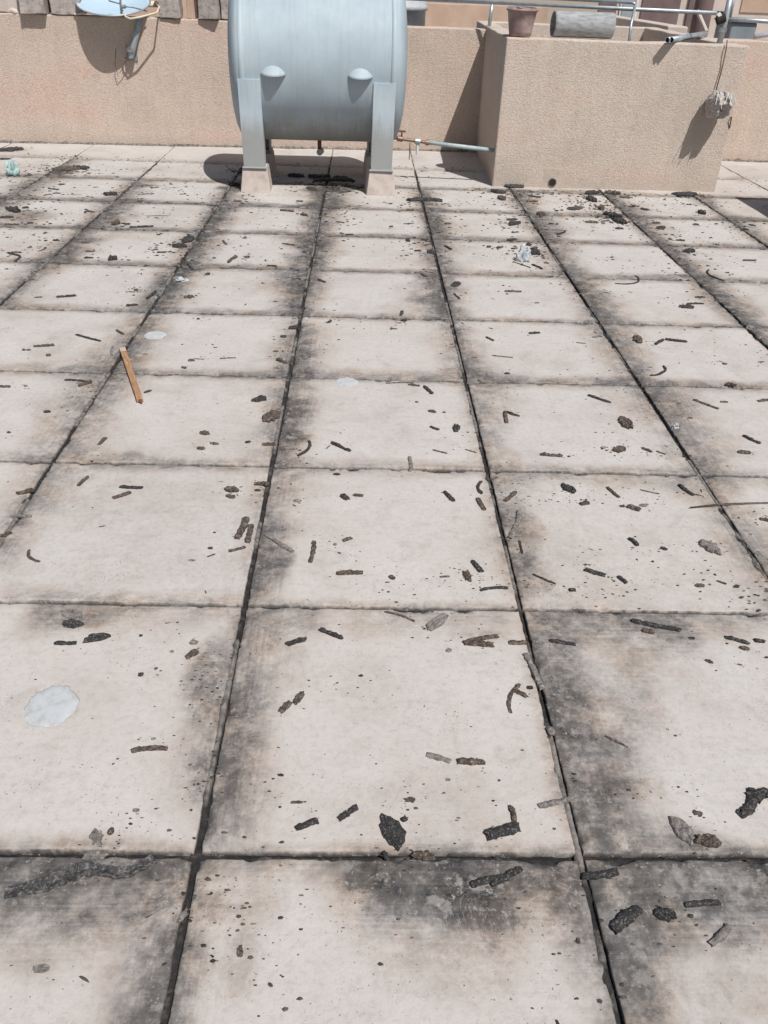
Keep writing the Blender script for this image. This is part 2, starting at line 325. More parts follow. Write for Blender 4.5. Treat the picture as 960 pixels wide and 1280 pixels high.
# patches read off one by one: image point, half sizes in metres, strength
BL = [
 (700, 820, .07, .16, .38), (735, 1000, .10, .10, .45), (830, 1090, .30, .07, .42), (560, 1130, .20, .05, .32), (770, 1230, .08, .10, .45), (215, 1230, .07, .12, .42), (150, 1150, .14, .06, .38), (64, 885, .08, .06, .16), (300, 1200, .05, .10, .30), (900, 1060, .12, .02, .35),
 (255, 845, .055, .16, .55), (300, 930, .06, .09, .55), (250, 975, .03, .07, .4), (345, 700, .06, .10, .7), (372, 545, .07, .06, .55),
 (750, 950, .14, .13, .55), (790, 870, .10, .18, .25), (700, 860, .09, .2, .35), (800, 1040, .16, .05, .4), (790, 1120, .25, .06, .40), (540, 1108, .17, .040, .9), (460, 1095, .08, .03, .6),
 (90, 1092, .20, .035, .92), (30, 1085, .12, .03, .7), (190, 1085, .10, .025, .6), (95, 775, .12, .05, .35), (600, 795, .10, .03, .30), (220, 1140, .12, .07, .3), (300, 1130, .1, .06, .3), (640, 1110, .1, .03, .35),
 (900, 1112, .24, .055, .62), (860, 1170, .22, .06, .32), (800, 1200, .07, .10, .42), (930, 1240, .15, .06, .25), (60, 1190, .12, .06, .25), (180, 1230, .07, .10, .35), (620, 1145, .15, .03, .35), (720, 1160, .06, .1, .35), (40, 1150, .14, .05, .25), (860, 1050, .1, .03, .3), (165, 570, .06, .04, .3), (660, 660, .07, .1, .4), (655, 700, .05, .07, .4),
 (30, 270, .25, .2, .5), (80, 215, .18, .10, .5), (15, 188, .2, .1, .6), (412, 224, .14, .12, .95), (371, 221, .08, .05, .7), (531, 250, .16, .03, .7), (640, 238, .25, .06, .4), (745, 243, .16, .06, .45),
 (295, 236, .2, .1, .6), (182, 232, .14, .05, .6), (408, 238, .22, .1, .75), (390, 310, .12, .12, .5), (540, 375, .12, .1, .45), (765, 268, .12, .07, .5), (860, 245, .1, .03, .4), (862, 345, .22, .06, .5), (240, 335, .1, .08, .5),
]
BLW = [(b[0], b[1]) for b in BL]

def stain_at(X, Y):
    x, y = X/T, Y/T
    keep = np.ones_like(X); keepv = np.ones_like(X)
    wob = 0.45 + 1.1*fbm(x*3.1+5, y*3.1, 3)
    for (l, a, b, s, wd, st) in VS:
        m = (np.abs(x-l) < wd*2.2) & (y > a-.2) & (y < b+.2)
        if not m.any(): continue
        d = (x[m]-l)*s; ww = wd*wob[m]*1.15
        f = np.where(d > -0.01, (1-sstep(.0, 1.0, d/ww))**1.25, 0)*sstep(a-.1, a+.1, y[m])*(1-sstep(b-.12, b+.08, y[m]))
        keepv[m] *= 1-f*st
    for (l, a, b, s, wd, st) in HS:
        m = (np.abs(y-l) < wd*2.2) & (x > a-.2) & (x < b+.2)
        if not m.any(): continue
        d = (y[m]-l)*s; ww = wd*wob[m]*1.1
        f = np.where(d > -0.01, 1-sstep(.2, 1.1, d/ww), 0)*sstep(a-.05, a+.05, x[m])*(1-sstep(b-.05, b+.05, x[m]))
        keep[m] *= 1-f*st
    for (px, py, rx, ry, st) in BL:
        g = ground(px, py)
        m = (np.abs(X-g[0]) < rx*2) & (np.abs(Y-g[1]) < ry*2)
        if not m.any(): continue
        r = np.sqrt(((X[m]-g[0])/rx)**2 + ((Y[m]-g[1])/ry)**2)/(0.5+wob[m]*.55)
        keep[m] *= 1-st*(1-sstep(.35, 1.15, r))
    edge = np.minimum(np.abs(x-np.round(x)), np.abs(y-np.round(y)))
    keep *= 1-0.20*(1-sstep(.0, .05, edge))*(y < 8.6)
    s = 1-keep*keepv; sv = (1-keepv)/(np.maximum(1-keep, 0)+np.maximum(1-keepv, 0)+1e-4)
    n1 = fbm(X*21, Y*21, 4); n2 = fbm(X*70+3, Y*70, 3)
    s = (0.82+0.28*sstep(1.6, 3.4, y))*s*(0.24+0.85*n1+0.50*n2)
    blotch = fbm(X*1.9+40, Y*1.9, 4)                                  # faint overall unevenness
    return np.clip(s + 0.14*sstep(.48, .8, blotch), 0, 1), sv

# ------------------------------------------------------------------ roof floor
def floor_mat():
    m, t, b = nodes("roof slab concrete"); v = coords(t)
    at_ = N(t, "ShaderNodeAttribute"); at_.attribute_name = "dirt"
    tn = N(t, "ShaderNodeAttribute"); tn.attribute_name = "tone"
    big = noise(t, v, 3.2, 6, 0.62)
    base = ramp(t, big, [(0.30, (0.430, 0.402, 0.378)), (0.45, (0.488, 0.467, 0.447)), (0.60, (0.510, 0.493, 0.476)), (0.75, (0.535, 0.523, 0.510))])
    base = mix(t, 0.6, base, ramp(t, noise(t, v, 55, 4, 0.7), [(0.34, (0.80, 0.78, 0.77)), (0.52, (1, 1, 1)), (0.75, (1, 1, 1))]), 'MULTIPLY')
    base = mix(t, tn.outputs["Fac"], base, (0.50, 0.445, 0.405))
    # trowel scratches
    sc = noise(t, coords(t, (2.5, 30, 1)), 2.0, 4, 0.6)
    base = mix(t, 0.16, base, ramp(t, sc, [(0.36, (0.86, 0.84, 0.83)), (0.48, (1, 1, 1))]), 'MULTIPLY')
    dn = N(t, "ShaderNodeTexNoise"); dn.inputs["Scale"].default_value = 7.5; dn.inputs["Detail"].default_value = 9; dn.inputs["Roughness"].default_value = 0.68; dn.inputs["Distortion"].default_value = 1.6
    t.links.new(v, dn.inputs["Vector"])
    base = mix(t, 0.8, base, ramp(t, dn.outputs["Fac"], [(0.28, (0.80, 0.77, 0.745)), (0.40, (0.95, 0.94, 0.93)), (0.50, (1, 1, 1)), (0.70, (1.03, 1.03, 1.03))]), 'MULTIPLY')
    base = mix(t, 0.7, base, ramp(t, noise(t, v, 34, 9, 0.82), [(0.33, (0.66, 0.62, 0.59)), (0.42, (0.97, 0.965, 0.96)), (0.64, (1, 1, 1)), (0.70, (1.08, 1.08, 1.07))]), 'MULTIPLY')
    sc2 = noise(t, coords(t, (60, 4, 1)), 2.0, 4, 0.6)
    # dirt amount broken up by fine noise
    d = at_.outputs["Fac"]
    gr = N(t, "ShaderNodeAttribute"); gr.attribute_name = "grain"
    sh_ = noise(t, coords(t, (3.0, 75, 1)), 1.6, 5, 0.7); sv_ = noise(t, coords(t, (75, 3.0, 1)), 1.6, 5, 0.7)
    mx = N(t, "ShaderNodeMix"); t.links.new(gr.outputs["Fac"], mx.inputs[0]); t.links.new(sh_, mx.inputs[2]); t.links.new(sv_, mx.inputs[3])
    fine = mth(t, 'ADD', mth(t, 'ADD', mth(t, 'MULTIPLY', noise(t, v, 11, 10, 0.76), 0.75), mth(t, 'MULTIPLY', noise(t, v, 62, 6, 0.75), 0.37)), mth(t, 'MULTIPLY', mx.outputs[0], 0.30))     # about 0.7 on average
    amt = mth(t, 'MULTIPLY', d, 2.6, True)
    dd = mth(t, 'ADD', mth(t, 'MULTIPLY', d, 0.95), mth(t, 'MULTIPLY', mth(t, 'MULTIPLY', mth(t, 'SUBTRACT', fine, 0.735), 1.55), amt), True)
    dark = ramp(t, dd, [(0.0, (1, 1, 1)), (0.16, (0.86, 0.835, 0.815)), (0.38, (0.56, 0.548, 0.543)), (0.62, (0.26, 0.26, 0.264)), (1.0, (0.07, 0.073, 0.077))])
    tint = ramp(t, noise(t, v, 4.5, 5, 0.6), [(0.44, (0, 0, 0)), (0.60, (1, 1, 1))])
    warm = ramp(t, dd, [(0.0, (1, 1, 1)), (0.16, (0.87, 0.815, 0.765)), (0.38, (0.60, 0.53, 0.475)), (0.62, (0.27, 0.255, 0.245)), (1.0, (0.075, 0.075, 0.076))])
    dark = mix(t, tint, dark, warm)
    col = mix(t, 1.0, base, dark, 'MULTIPLY')
    # pale scraped mortar film over the dirt
    film = mth(t, 'MULTIPLY', ramp(t, noise(t, v, 11, 7, 0.72), [(0.55, (0, 0, 0)), (0.61, (1, 1, 1))]), mth(t, 'MULTIPLY', d, 0.60, True))
    col = mix(t, film, col, (0.40, 0.375, 0.35))
    ctr = mth(t, 'ABSOLUTE', mth(t, 'SUBTRACT', dn.outputs["Fac"], 0.50)); rm = noise(t, v, 2.3, 3)
    ring = mth(t, 'MULTIPLY', ramp(t, ctr, [(0.0, (1, 1, 1)), (0.010, (0, 0, 0))]), ramp(t, rm, [(0.52, (0, 0, 0)), (0.60, (.32,)*3)]))
    col = mix(t, ring, col, (0.56, 0.54, 0.52))
    flk = mth(t, 'MULTIPLY', ramp(t, noise(t, v, 70, 6, 0.78), [(0.585, (0, 0, 0)), (0.63, (1, 1, 1))]), mth(t, 'MULTIPLY', d, 0.85, True))
    col = mix(t, flk, col, (0.40, 0.38, 0.36))
    # small dark specks
    sp = noise(t, v, 150, 2, 0.5); msk = noise(t, v, 4.0, 4)
    spk = mth(t, 'MULTIPLY', mth(t, 'GREATER_THAN', mth(t, 'ADD', sp, mth(t, 'MULTIPLY', msk, 0.35)), 0.895), 0.7)
    col = mix(t, spk, col, (0.10, 0.085, 0.075))
    t.links.new(col, b.inputs["Base Color"])
    rg = ramp(t, dd, [(0.0, (0.92,)*3), (1.0, (0.62,)*3)]); t.links.new(rg, b.inputs["Roughness"])
    b.inputs["Specular IOR Level"].default_value = 0.22
    h = mth(t, 'ADD', mth(t, 'MULTIPLY', noise(t, v, 9, 4), 0.6), mth(t, 'MULTIPLY', noise(t, v, 120, 5, 0.7), 0.5))
    bump(t, b, h, 0.42, 0.005)
    return m

def build_floor():
    V = []; F = []; D = []; DV = []; TN = []; off = 0
    lt = np.random.default_rng(3)
    for j in range(-3, 12):
        for i in range(-7, 11):
            near = (-2 <= i <= 2 and -1 <= j <= 2); mid = (-4 <= i <= 4 and 2 < j <= 8)
            n = 100 if near else (56 if mid else 14)
            gap = (0.0076 if j < 2 else 0.0096) if j <= 8 else 0.0035
            hg = lambda q: {0: .0088, 1: .0080}.get(q, .0078) if q <= 8 else .003
            x0, x1, y0, y1 = i*T+gap, (i+1)*T-gap, j*T+hg(j), (j+1)*T-hg(j+1)
            if j >= 9 and False: pass
            lip = np.array([0, .0022, .0050, .0090])/T; u = np.concatenate([lip, np.linspace(.015/T, 1-.015/T, n-8), 1-lip[::-1]]); gx, gy = np.meshgrid(x0+(x1-x0)*u, y0+(y1-y0)*u)
            ex = np.minimum(u, 1-u)*T
            wx = np.exp(-np.minimum(gx-x0, x1-gx)/.012); wy = np.exp(-np.minimum(gy-y0, y1-gy)/.012)
            jx = (fbm(gy*34+i*7.7, gx*4+1.1, 4)-.5)*.0065; jy = (fbm(gx*34+j*3.3, gy*4+7.1, 4)-.5)*.006
            ed = np.minimum(np.minimum(gx-x0, x1-gx), np.minimum(gy-y0, y1-gy))
            z = (fbm(gx*2.2, gy*2.2, 3)-.5)*.006 - 0.0028*np.exp(-ed/.0026) + (fbm(gx*16, gy*16, 3)-.5)*.0016
            z += lt.uniform(-.0012, .0012)
            chip = np.clip(fbm(gx*22+9, gy*22, 4)-.56, 0, 1)*np.exp(-ed/.011)*.07
            z -= chip
            X = gx+jx*wx; Y = gy+jy*wy
            V.append(np.stack([X, Y, z], -1).reshape(-1, 3))
            dt, dv = stain_at(X, Y); D.append(np.clip(dt + chip*14, 0, 1).ravel()); DV.append(dv.ravel()); TN.append(np.full(n*n, lt.uniform(0, .30)))
            k = np.arange(n*n).reshape(n, n)
            q = np.stack([k[:-1, :-1], k[:-1, 1:], k[1:, 1:], k[1:, :-1]], -1).reshape(-1, 4)+off
            F.append(q)
            ring = np.concatenate([k[0, :], k[1:, -1], k[-1, -2::-1], k[-2:0:-1, 0]])
            sk = V[-1][ring].copy(); sk[:, 2] = -.03
            V.append(sk); D.append(np.full(len(ring), 1.35)); DV.append(np.full(len(ring), .5)); TN.append(np.zeros(len(ring)))
            a = ring+off; bq = off+n*n+np.arange(len(ring))
            F.append(np.stack([a, bq, np.roll(bq, -1), np.roll(a, -1)], -1))
            off += n*n+len(ring)
    V = np.concatenate(V); F = np.concatenate(F); D = np.concatenate(D); DV = np.concatenate(DV); TN = np.concatenate(TN)
    me = bpy.data.meshes.new("roof_floor")
    me.vertices.add(len(V)); me.vertices.foreach_set("co", V.astype(np.float32).ravel())
    me.loops.add(F.size); me.loops.foreach_set("vertex_index", F.astype(np.int32).ravel())
    me.polygons.add(len(F)); me.polygons.foreach_set("loop_start", (np.arange(len(F))*4).astype(np.int32))
    me.polygons.foreach_set("use_smooth", np.ones(len(F), bool))
    me.update(calc_edges=True)
    for nm, arr in (("dirt", D), ("grain", DV), ("tone", TN)):
        a = me.attributes.new(nm, 'FLOAT', 'POINT'); a.data.foreach_set("value", arr.astype(np.float32))
    me.materials.append(floor_mat())
    o = link(bpy.data.objects.new("roof_floor", me)); structure(o); return o
roof_floor = build_floor()

# joint filler: old mastic beads between the slabs, cracked and half gone
def joint_mat():
    m, t, b = nodes("joint mastic"); v = coords(t)
    n1 = noise(t, v, 38, 6, 0.7)
    a = N(t, "ShaderNodeAttribute"); a.attribute_name = "worn"
    f = mth(t, 'ADD', mth(t, 'MULTIPLY', n1, 0.8), mth(t, 'MULTIPLY', a.outputs["Fac"], 0.30))
    t.links.new(ramp(t, f, [(0.30, (0.016, 0.015, 0.016)), (0.46, (0.035, 0.032, 0.031)), (0.60, (0.115, 0.104, 0.096)), (0.80, (0.27, 0.245, 0.225))]), b.inputs["Base Color"])
    b.inputs["Roughness"].default_value = 0.8; b.inputs["Specular IOR Level"].default_value = 0.3
    bump(t, b, noise(t, v, 130, 5, 0.7), 0.9, 0.005); return m
def build_joints():
    V = []; F = []; W = []; off = 0
    prof = np.array([-1, -.72, -.45, -.12, .18, .34, 1.0])
    hump = np.array([.25, .75, .95, 1.0, .80, .05, 0])
    def strip(fixed, a, b, vert, step, half, base, top, grey):
        nonlocal off
        n = int((b-a)/step)+1; s = np.linspace(a, b, n)
        mid = (fbm(s*7+fixed*31, s*0+fixed*7, 4)-.5)*.006
        lv = fbm(s*5+fixed*11, s*0+3.3, 4); hgt = base+(top-base)*sstep(.25, .60, lv)
        pos = mid[:, None]+prof[None]*half
        nz = (fbm(s[:, None]*75+prof[None]*3.1, prof[None]*5+s[:, None]*8+fixed, 4)-.5)*.011
        z = base+hump[None]*(hgt-base)[:, None]+nz*(0.25+hump[None]*.6)
        S = np.repeat(s[:, None], 7, 1)
        P = np.stack([fixed+pos, S, z], -1) if vert else np.stack([S, fixed+pos, z], -1)
        V.append(P.reshape(-1, 3)); W.append(np.clip(hump[None]*sstep(.40, .7, lv)[:, None]*grey+.0*z, 0, 1).ravel())
        k = np.arange(n*7).reshape(n, 7)
        F.append(np.stack([k[:-1, :-1], k[:-1, 1:], k[1:, 1:], k[1:, :-1]], -1).reshape(-1, 4)+off); off += n*7
    for i in range(-6, 11): strip(i*T, -2.2, 8.05*T, True, .005, .014, -.015, -.0005, 1.9)
    for j in range(-2, 9): strip(j*T, -5.2, 7.6, False, .006, .014, -.020, -.010, .15)
    for j in range(9, 12): strip(j*T, -5.2, 7.6, False, .02, .012, -.012, -.004, 1.2)
    for i in range(-6, 11): strip(i*T, 8.05*T, 9.5, True, .02, .012, -.009, -.002, 1.6)
    V = np.concatenate(V); F = np.concatenate(F); W = np.concatenate(W)
    me = bpy.data.meshes.new("joint_filler")
    me.vertices.add(len(V)); me.vertices.foreach_set("co", V.astype(np.float32).ravel())
    me.loops.add(F.size); me.loops.foreach_set("vertex_index", F.astype(np.int32).ravel())
    me.polygons.add(len(F)); me.polygons.foreach_set("loop_start", (np.arange(len(F))*4).astype(np.int32))
    me.polygons.foreach_set("use_smooth", np.ones(len(F), bool)); me.update(calc_edges=True)
    a = me.attributes.new("worn", 'FLOAT', 'POINT'); a.data.foreach_set("value", W.astype(np.float32))
    me.materials.append(joint_mat())
    o = link(bpy.data.objects.new("joint_filler", me), roof_floor); structure(o)
build_joints()
structure(obj("roof_deck", box_bm(-9, 12, -4, 9.6, -.4, -.045), MAT['dark']))

# ground far below, and the neighbouring roof
bmg = bmesh.new(); vv = [bmg.verts.new(p) for p in ((-900, -900, -9), (900, -900, -9), (900, 900, -9), (-900, 900, -9))]; bmg.faces.new(vv)
structure(obj("street_ground", bmg, MAT['far_ground']))
structure(obj("neighbour_roof", box_bm(-14, 16, 9.62, 40, -.45, -.05), MAT['pale_plaster']))

# ------------------------------------------------------------------ walls
def grid_wall(p0, p1, z0, z1, thick, seed=0.0, amp=.006):
    """an upright wall from p0 to p1 (its front foot line), subdivided and slightly uneven."""
    p0 = Vector((*p0, 0)); p1 = Vector((*p1, 0)); d = p1-p0; L = d.length; d.normalize(); nrm = Vector((-d.y, d.x, 0))
    bm = box_bm(0, L, 0, thick, z0, z1)
    bmesh.ops.subdivide_edges(bm, edges=[e for e in bm.edges if abs((e.verts[0].co-e.verts[1].co).x) > .5], cuts=int(L*9), use_grid_fill=True)
    for v in bm.verts:
        if v.co.z > z1-.01:
            v.co.z += (mnoise.noise(Vector((v.co.x*3.2, seed, v.co.y*4)))*1.0)*amp
            v.co.y += mnoise.noise(Vector((v.co.x*4.0, seed+5, 1)))*amp
    for v in bm.verts:
        q = p0 + d*v.co.x + nrm*v.co.y; v.co = Vector((q.x, q.y, v.co.z))
    return bm
def par(x): return (8.127+.067*x)/.998
pw = obj("parapet_wall", grid_wall((-8, par(-8)), (1.57, par(1.57)), -.02, 1.115, .22), MAT['stucco'], bevel=.012)
tag(pw, "long pinkish rough stucco parapet wall behind the tank and the satellite dish", "wall")
pr = obj("parapet_wall", grid_wall((3.42, 8.20), (9.5, 8.26), -.02, 1.105, .22, 3.0), MAT['stucco'], bevel=.012)
tag(pr, "short stretch of stucco parapet wall seen past the far corner of the shaft", "wall")
# crumbling crust along the parapet's foot
def crust(x0, x1, yf, seed, label):
    bm = bmesh.new(); n = int((x1-x0)/.03); rows = []
    for i in range(n+1):
        x = x0+(x1-x0)*i/n; k = mnoise.noise(Vector((x*6, seed, 0))); k2 = mnoise.noise(Vector((x*17, seed, 3)))
        wd = max(.006, .020+.020*k+.012*k2); h = max(.006, .020+.018*k2+.014*k)
        y = yf(x)
        rows.append([bm.verts.new(p) for p in ((x, y-wd, -.004), (x, y-wd*.6, h*.45), (x, y+.004, h))])
    for a, b in zip(rows, rows[1:]):
        for q in range(2): bm.faces.new((a[q], a[q+1], b[q+1], b[q]))
    return obj("wall_foot_crust", bm, MAT['crust'], smooth=True)
crust(-7.5, 1.40, par, 1.0, "").parent = pw
crust(3.5, 8, lambda x: 8.20+(x-3.42)*.0099, 2.0, "").parent = pr

# open shaft enclosure
FL, FR, BR, BL_ = (1.451, 6.572), (3.462, 6.633), (3.50, 9.42), (1.52, 9.36)
th = .16
def shaft():
    o4 = [FL, FR, BR, BL_]; i4 = [(FL[0]+th, FL[1]+th), (FR[0]-th, FR[1]+th), (BR[0]-th, BR[1]-th), (BL_[0]+th, BL_[1]-th)]
    bm = bmesh.new(); zt, zb, zi = 1.14, -.02, -1.2
    segs = 22
    def ringpts(poly, z, wob):
        r = []
        for k in range(4):
            a, b = Vector((*poly[k], 0)), Vector((*poly[(k+1) % 4], 0))
            for s in range(segs):
                p = a.lerp(b, s/segs)
                dz = mnoise.noise(p*3.5)*.007 if wob and s else 0
                r.append(bm.verts.new((p.x, p.y, z+dz)))
        return r
    A = ringpts(o4, zb, False); B = ringpts(o4, zt, True); Cc = ringpts(i4, zt, True); D = ringpts(i4, zi, False)
    n = 4*segs
    for P, Q in ((A, B), (B, Cc), (Cc, D)):
        for k in range(n): bm.faces.new((P[k], P[(k+1) % n], Q[(k+1) % n], Q[k]))
    return bm
sh = obj("shaft_enclosure", shaft(), MAT['stucco_grey'], bevel=.012)
tag(sh, "square buff stucco shaft wall with open top standing beyond the slabs", "enclosure")
# drain outlet low on its front
g = at(689, 235, 6.6); dy = FL[1] + (g.x-FL[0])*.0303
bm = prism_bm([(g.x-.085, dy-.004), (g.x+.10, dy-.004), (g.x+.10, dy+.002), (g.x-.085, dy+.002)], 0.0, .155); roughen(bm, .006, 30)
obj("mortar_patch", bm, MAT['mortar'], sh)
bm = lathe_bm([(.030, 0), (.030, -.040), (.036, -.040), (.040, -.02), (.040, 0)], 'Z', 18)
bmesh.ops.rotate(bm, verts=bm.verts, matrix=Matrix.Rotation(RAD(-90), 3, 'X')); shift(bm, (g.x, dy+.03, .046))
dr = obj("drain_outlet", bm, MAT['crust'], sh)
bm = lathe_bm([(0, 0), (.031, 0)], 'Z', 18); bmesh.ops.rotate(bm, verts=bm.verts, matrix=Matrix.Rotation(RAD(90), 3, 'X')); shift(bm, (g.x, dy-.008, .046))
obj("drain_shade_disc", bm, MAT['dark'], dr)  # shade inside the outlet put in as a dark disc

# ------------------------------------------------------------------ water tank
R, ZC, YC, XC = .588, .93, 6.525, -.058
tk = thing("water_tank", (XC, YC, 0), "large pale blue grey cylindrical water tank lying on four legs", "water tank", rz=RAD(2.2))
HL = .590
prof = []
nl = 28
bm = bmesh.new()
SEG = 72
rings = []
for i in range(nl+1):
    x = -HL+2*HL*i/nl; ring = []
    for k in range(SEG):
        a = 2*math.pi*k/SEG
        rr = R + .0035*mnoise.noise(Vector((x*3, math.cos(a)*2.2, math.sin(a)*2.2)))
        ring.append(bm.verts.new((x, rr*math.cos(a), ZC+rr*math.sin(a))))
    rings.append(ring)
for a, b in zip(rings, rings[1:]):
    for k in range(SEG): bm.faces.new((a[k], a[(k+1) % SEG], b[(k+1) % SEG], b[k]))
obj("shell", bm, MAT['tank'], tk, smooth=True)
for s, nm in ((-1, 1), (1, 2)):
    pr_ = [(R+.002, s*(HL-.004))] + [(R*math.cos(RAD(q))**.55 if q < 90 else 0, s*(HL+.105*math.sin(RAD(q)))) for q in (6, 12, 20, 30, 42, 54, 66, 78, 90)]
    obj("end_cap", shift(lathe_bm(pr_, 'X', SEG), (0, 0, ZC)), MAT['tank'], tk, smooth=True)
    xa = s*(HL-.020); pr_ = [(R-.002, xa-.022), (R+.0075, xa-.018), (R+.0085, xa), (R+.0075, xa+.018), (R-.002, xa+.022)]
    obj("rim_band", shift(lathe_bm(pr_, 'X', SEG), (0, 0, ZC)), MAT['tank_pale'], tk, smooth=True)
def leg(cx, front):
    s = -1 if front else 1
    bm = bmesh.new(); hw = .085; tck = .012
    yb, zb, yt, zt = .440, .185, .593, .840                  # foot and top of the flange, measured out from the tank axis
    flange = [(yb, zb), (yt, zt), (yt-tck*1.2, zt), (yb-tck*1.2, zb)]
    def slab(poly, xa, xb):
        a = [bm.verts.new((xa, s*y, z)) for y, z in poly]; b = [bm.verts.new((xb, s*y, z)) for y, z in poly]; n = len(poly)
        bm.faces.new(a); bm.faces.new(b[::-1])
        for i in range(n): bm.faces.new((a[i], b[i], b[(i+1) % n], a[(i+1) % n]))
    slab(flange, cx-hw, cx+hw)
    arc = [((R-.004)*math.cos(RAD(q)), ZC-(R-.004)*math.sin(RAD(q))) for q in (10, 18, 26, 34, 42, 50, 57)]
    web = [(yt-.014, zt-.02)] + arc + [(yb-.145, zb), (yb-.012, zb)]
    for xa in (cx-hw+.001, cx+hw-tck-.001): slab(web, xa, xa+tck)
    bx0 = [(yb+.004, zb), (yb+.004, zb+.012), (yb-.15, zb+.012), (yb-.15, zb)]; slab(bx0, cx-hw-.012, cx+hw+.012)
    return bm
for cx in (-.520, .505):
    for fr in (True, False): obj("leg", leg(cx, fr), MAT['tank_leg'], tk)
# hoods over the pipe stubs
for hx in (-.335, .318):
    bm = bmesh.new(); rings = []; hw, hh, hd = .110, .112, .100
    zb = ZC-.045
    nq, nk = 8, 14
    for i in range(nq+1):
        q = RAD(90*i/nq); ring = []
        for k in range(nk+1):
            a = RAD(180*k/nk); tq = i/nq; c = (1-.42*tq)*math.sqrt(max(0, 1-tq**5)) if i < nq else 0
            x = hx+hw*math.cos(a)*c; y = -(R-.050-.10*max(0, tq-.55)**2)-hd*math.sin(a)*c*(1-.62*tq); z = zb+hh*1.06*(i/nq)-.02*math.sin(a)*c
            ring.append(bm.verts.new((x, y, z)))
        rings.append(ring)
    for a, b in zip(rings, rings[1:]):
        for k in range(nk): bm.faces.new((a[k], a[k+1], b[k+1], b[k]))
    bmesh.ops.remove_doubles(bm, verts=bm.verts, dist=.0005)
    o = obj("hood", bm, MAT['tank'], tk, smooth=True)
    md = o.modifiers.new("sheet", 'SOLIDIFY'); md.thickness = .005
bm = tube_bm([(.0, -.05, ZC-R+.02), (.0, -.05, ZC-R-.075)], .017, 12)
dp = obj("drain_pipe", bm, MAT['rust'], tk, smooth=True)
bm = tube_bm([(.0, -.09, ZC-R-.085), (.012, -.02, ZC-R-.085)], .026, 14); obj("cap_nut", bm, MAT['steel_dark'], dp)
# grime seams under the belly
for sx in (-.25, .02, .16):
    pass
# concrete footings
def footing_bm():
    return roughen(box_bm(-.122, .122, -.14, .14, -.006, .186, top=(.022, .028)), .003, 14)
ft = obj("concrete_footing", footing_bm(), MAT['concrete'], bevel=.008)
spots = [(-.520, -.315, "pale tapered concrete footing under the tank's leg nearest the satellite dish, front one"), (.505, -.315, "pale tapered concrete footing under the front tank leg on the shaft side"),
         (-.520, .315, "shaded concrete footing under the rear tank leg on the dish side"), (.505, .315, "shaded concrete footing under the rear tank leg on the shaft side")]
cz, sz = math.cos(RAD(2.2)), math.sin(RAD(2.2))
for i, (lx, ly, lab) in enumerate(spots):
    o = ft if i == 0 else ft.copy()
    if i: C.objects.link(o)
    o.location = (XC+lx*cz-ly*sz, YC+lx*sz+ly*cz, 0); o.rotation_euler = (0, 0, RAD(2.2+(0, 1.5, -2, 1)[i]))
    tag(o, lab, "footing", "concrete footings under the tank")

# feed pipe from the tank to the shaft
p0 = at(489, 172, 6.72); p1 = at(500, 173, 6.70); p2 = at(534, 178, 6.69); p3 = at(622, 188.5, 6.68)
fp = thing("water_pipe", p1, "grey water pipe running from the tank end to the shaft wall", "pipe")
def loc(*ps): return [Vector(p)-Vector(p1) for p in ps]
obj("pipe_run", tube_bm(loc(p2, p3), .0165, 12), MAT['teal_pipe'], fp, smooth=True)
vb = obj("valve", tube_bm(loc(p0, at(496, 172.6, 6.7), at(497, 172.8, 6.7), at(503, 173.8, 6.7), at(504, 174, 6.7), p2), [.013, .013, .024, .024, .014, .014], 12), MAT['brass'], fp)
a_, b_ = at(502, 172, 6.69), at(502.5, 164, 6.69)
obj("valve_handle", tube_bm(loc(a_, b_), .007, 8), MAT['rust'], vb)
c_ = at(498, 163.5, 6.69); d_ = at(507, 164.5, 6.69)
obj("handle_bar", tube_bm(loc(c_, d_), .008, 8), MAT['rust'], vb)
obj("coupling", tube_bm(loc(at(519, 176, 6.69), at(525, 177, 6.69)), .026, 12), MAT['galv'], fp)
obj("coupling", tube_bm(loc(at(532, 177.8, 6.69), at(536, 178.3, 6.69)), .024, 12), MAT['brass'], fp)
obj("drop_stub", tube_bm(loc(at(522, 177, 6.69), at(521.5, 193, 6.69)), .013, 10), MAT['white_tape'], fp)
obj("drop_wire", tube_bm(loc(at(512.5, 178, 6.67), at(511.5, 199.5, 6.67)), .0035, 6), MAT['dark'], fp)

# ------------------------------------------------------------------ satellite dish on the parapet
dc = Vector((-2.045, 8.045, 1.235)); DR = .335
ds = thing("satellite_dish", (-1.95, par(-1.95), .76), "pale blue satellite dish tilted to the sky on top of the parapet wall", "satellite dish")
o0 = ds.location.copy()
bm = bmesh.new(); rings = []
tilt = Matrix.Rotation(RAD(17.5), 3, 'X') @ Matrix.Rotation(RAD(1.5), 3, 'Y')
for i in range(11):
    r = DR*i/10; zz = .075*((r/DR)**2-1)
    rings.append([bm.verts.new(tilt @ Vector((r*math.cos(2*math.pi*k/48), r*math.sin(2*math.pi*k/48), zz)) + dc - o0) for k in range(48)] if i else [bm.verts.new(tilt @ Vector((0, 0, zz)) + dc - o0)])
for a, b in zip(rings, rings[1:]):
    for k in range(48):
        if len(a) == 1: bm.faces.new((a[0], b[k], b[(k+1) % 48]))
        else: bm.faces.new((a[k], b[k], b[(k+1) % 48], a[(k+1) % 48]))
o = obj("reflector", bm, MAT['dish'], ds, smooth=True); md = o.modifiers.new("sheet", 'SOLIDIFY'); md.thickness = .006
rim = [tilt @ Vector((DR*math.cos(2*math.pi*k/48), DR*math.sin(2*math.pi*k/48), 0)) + dc - o0 for k in range(49)]
obj("rim", tube_bm(rim, .007, 6, cap=False), MAT['galv'], ds, smooth=True)
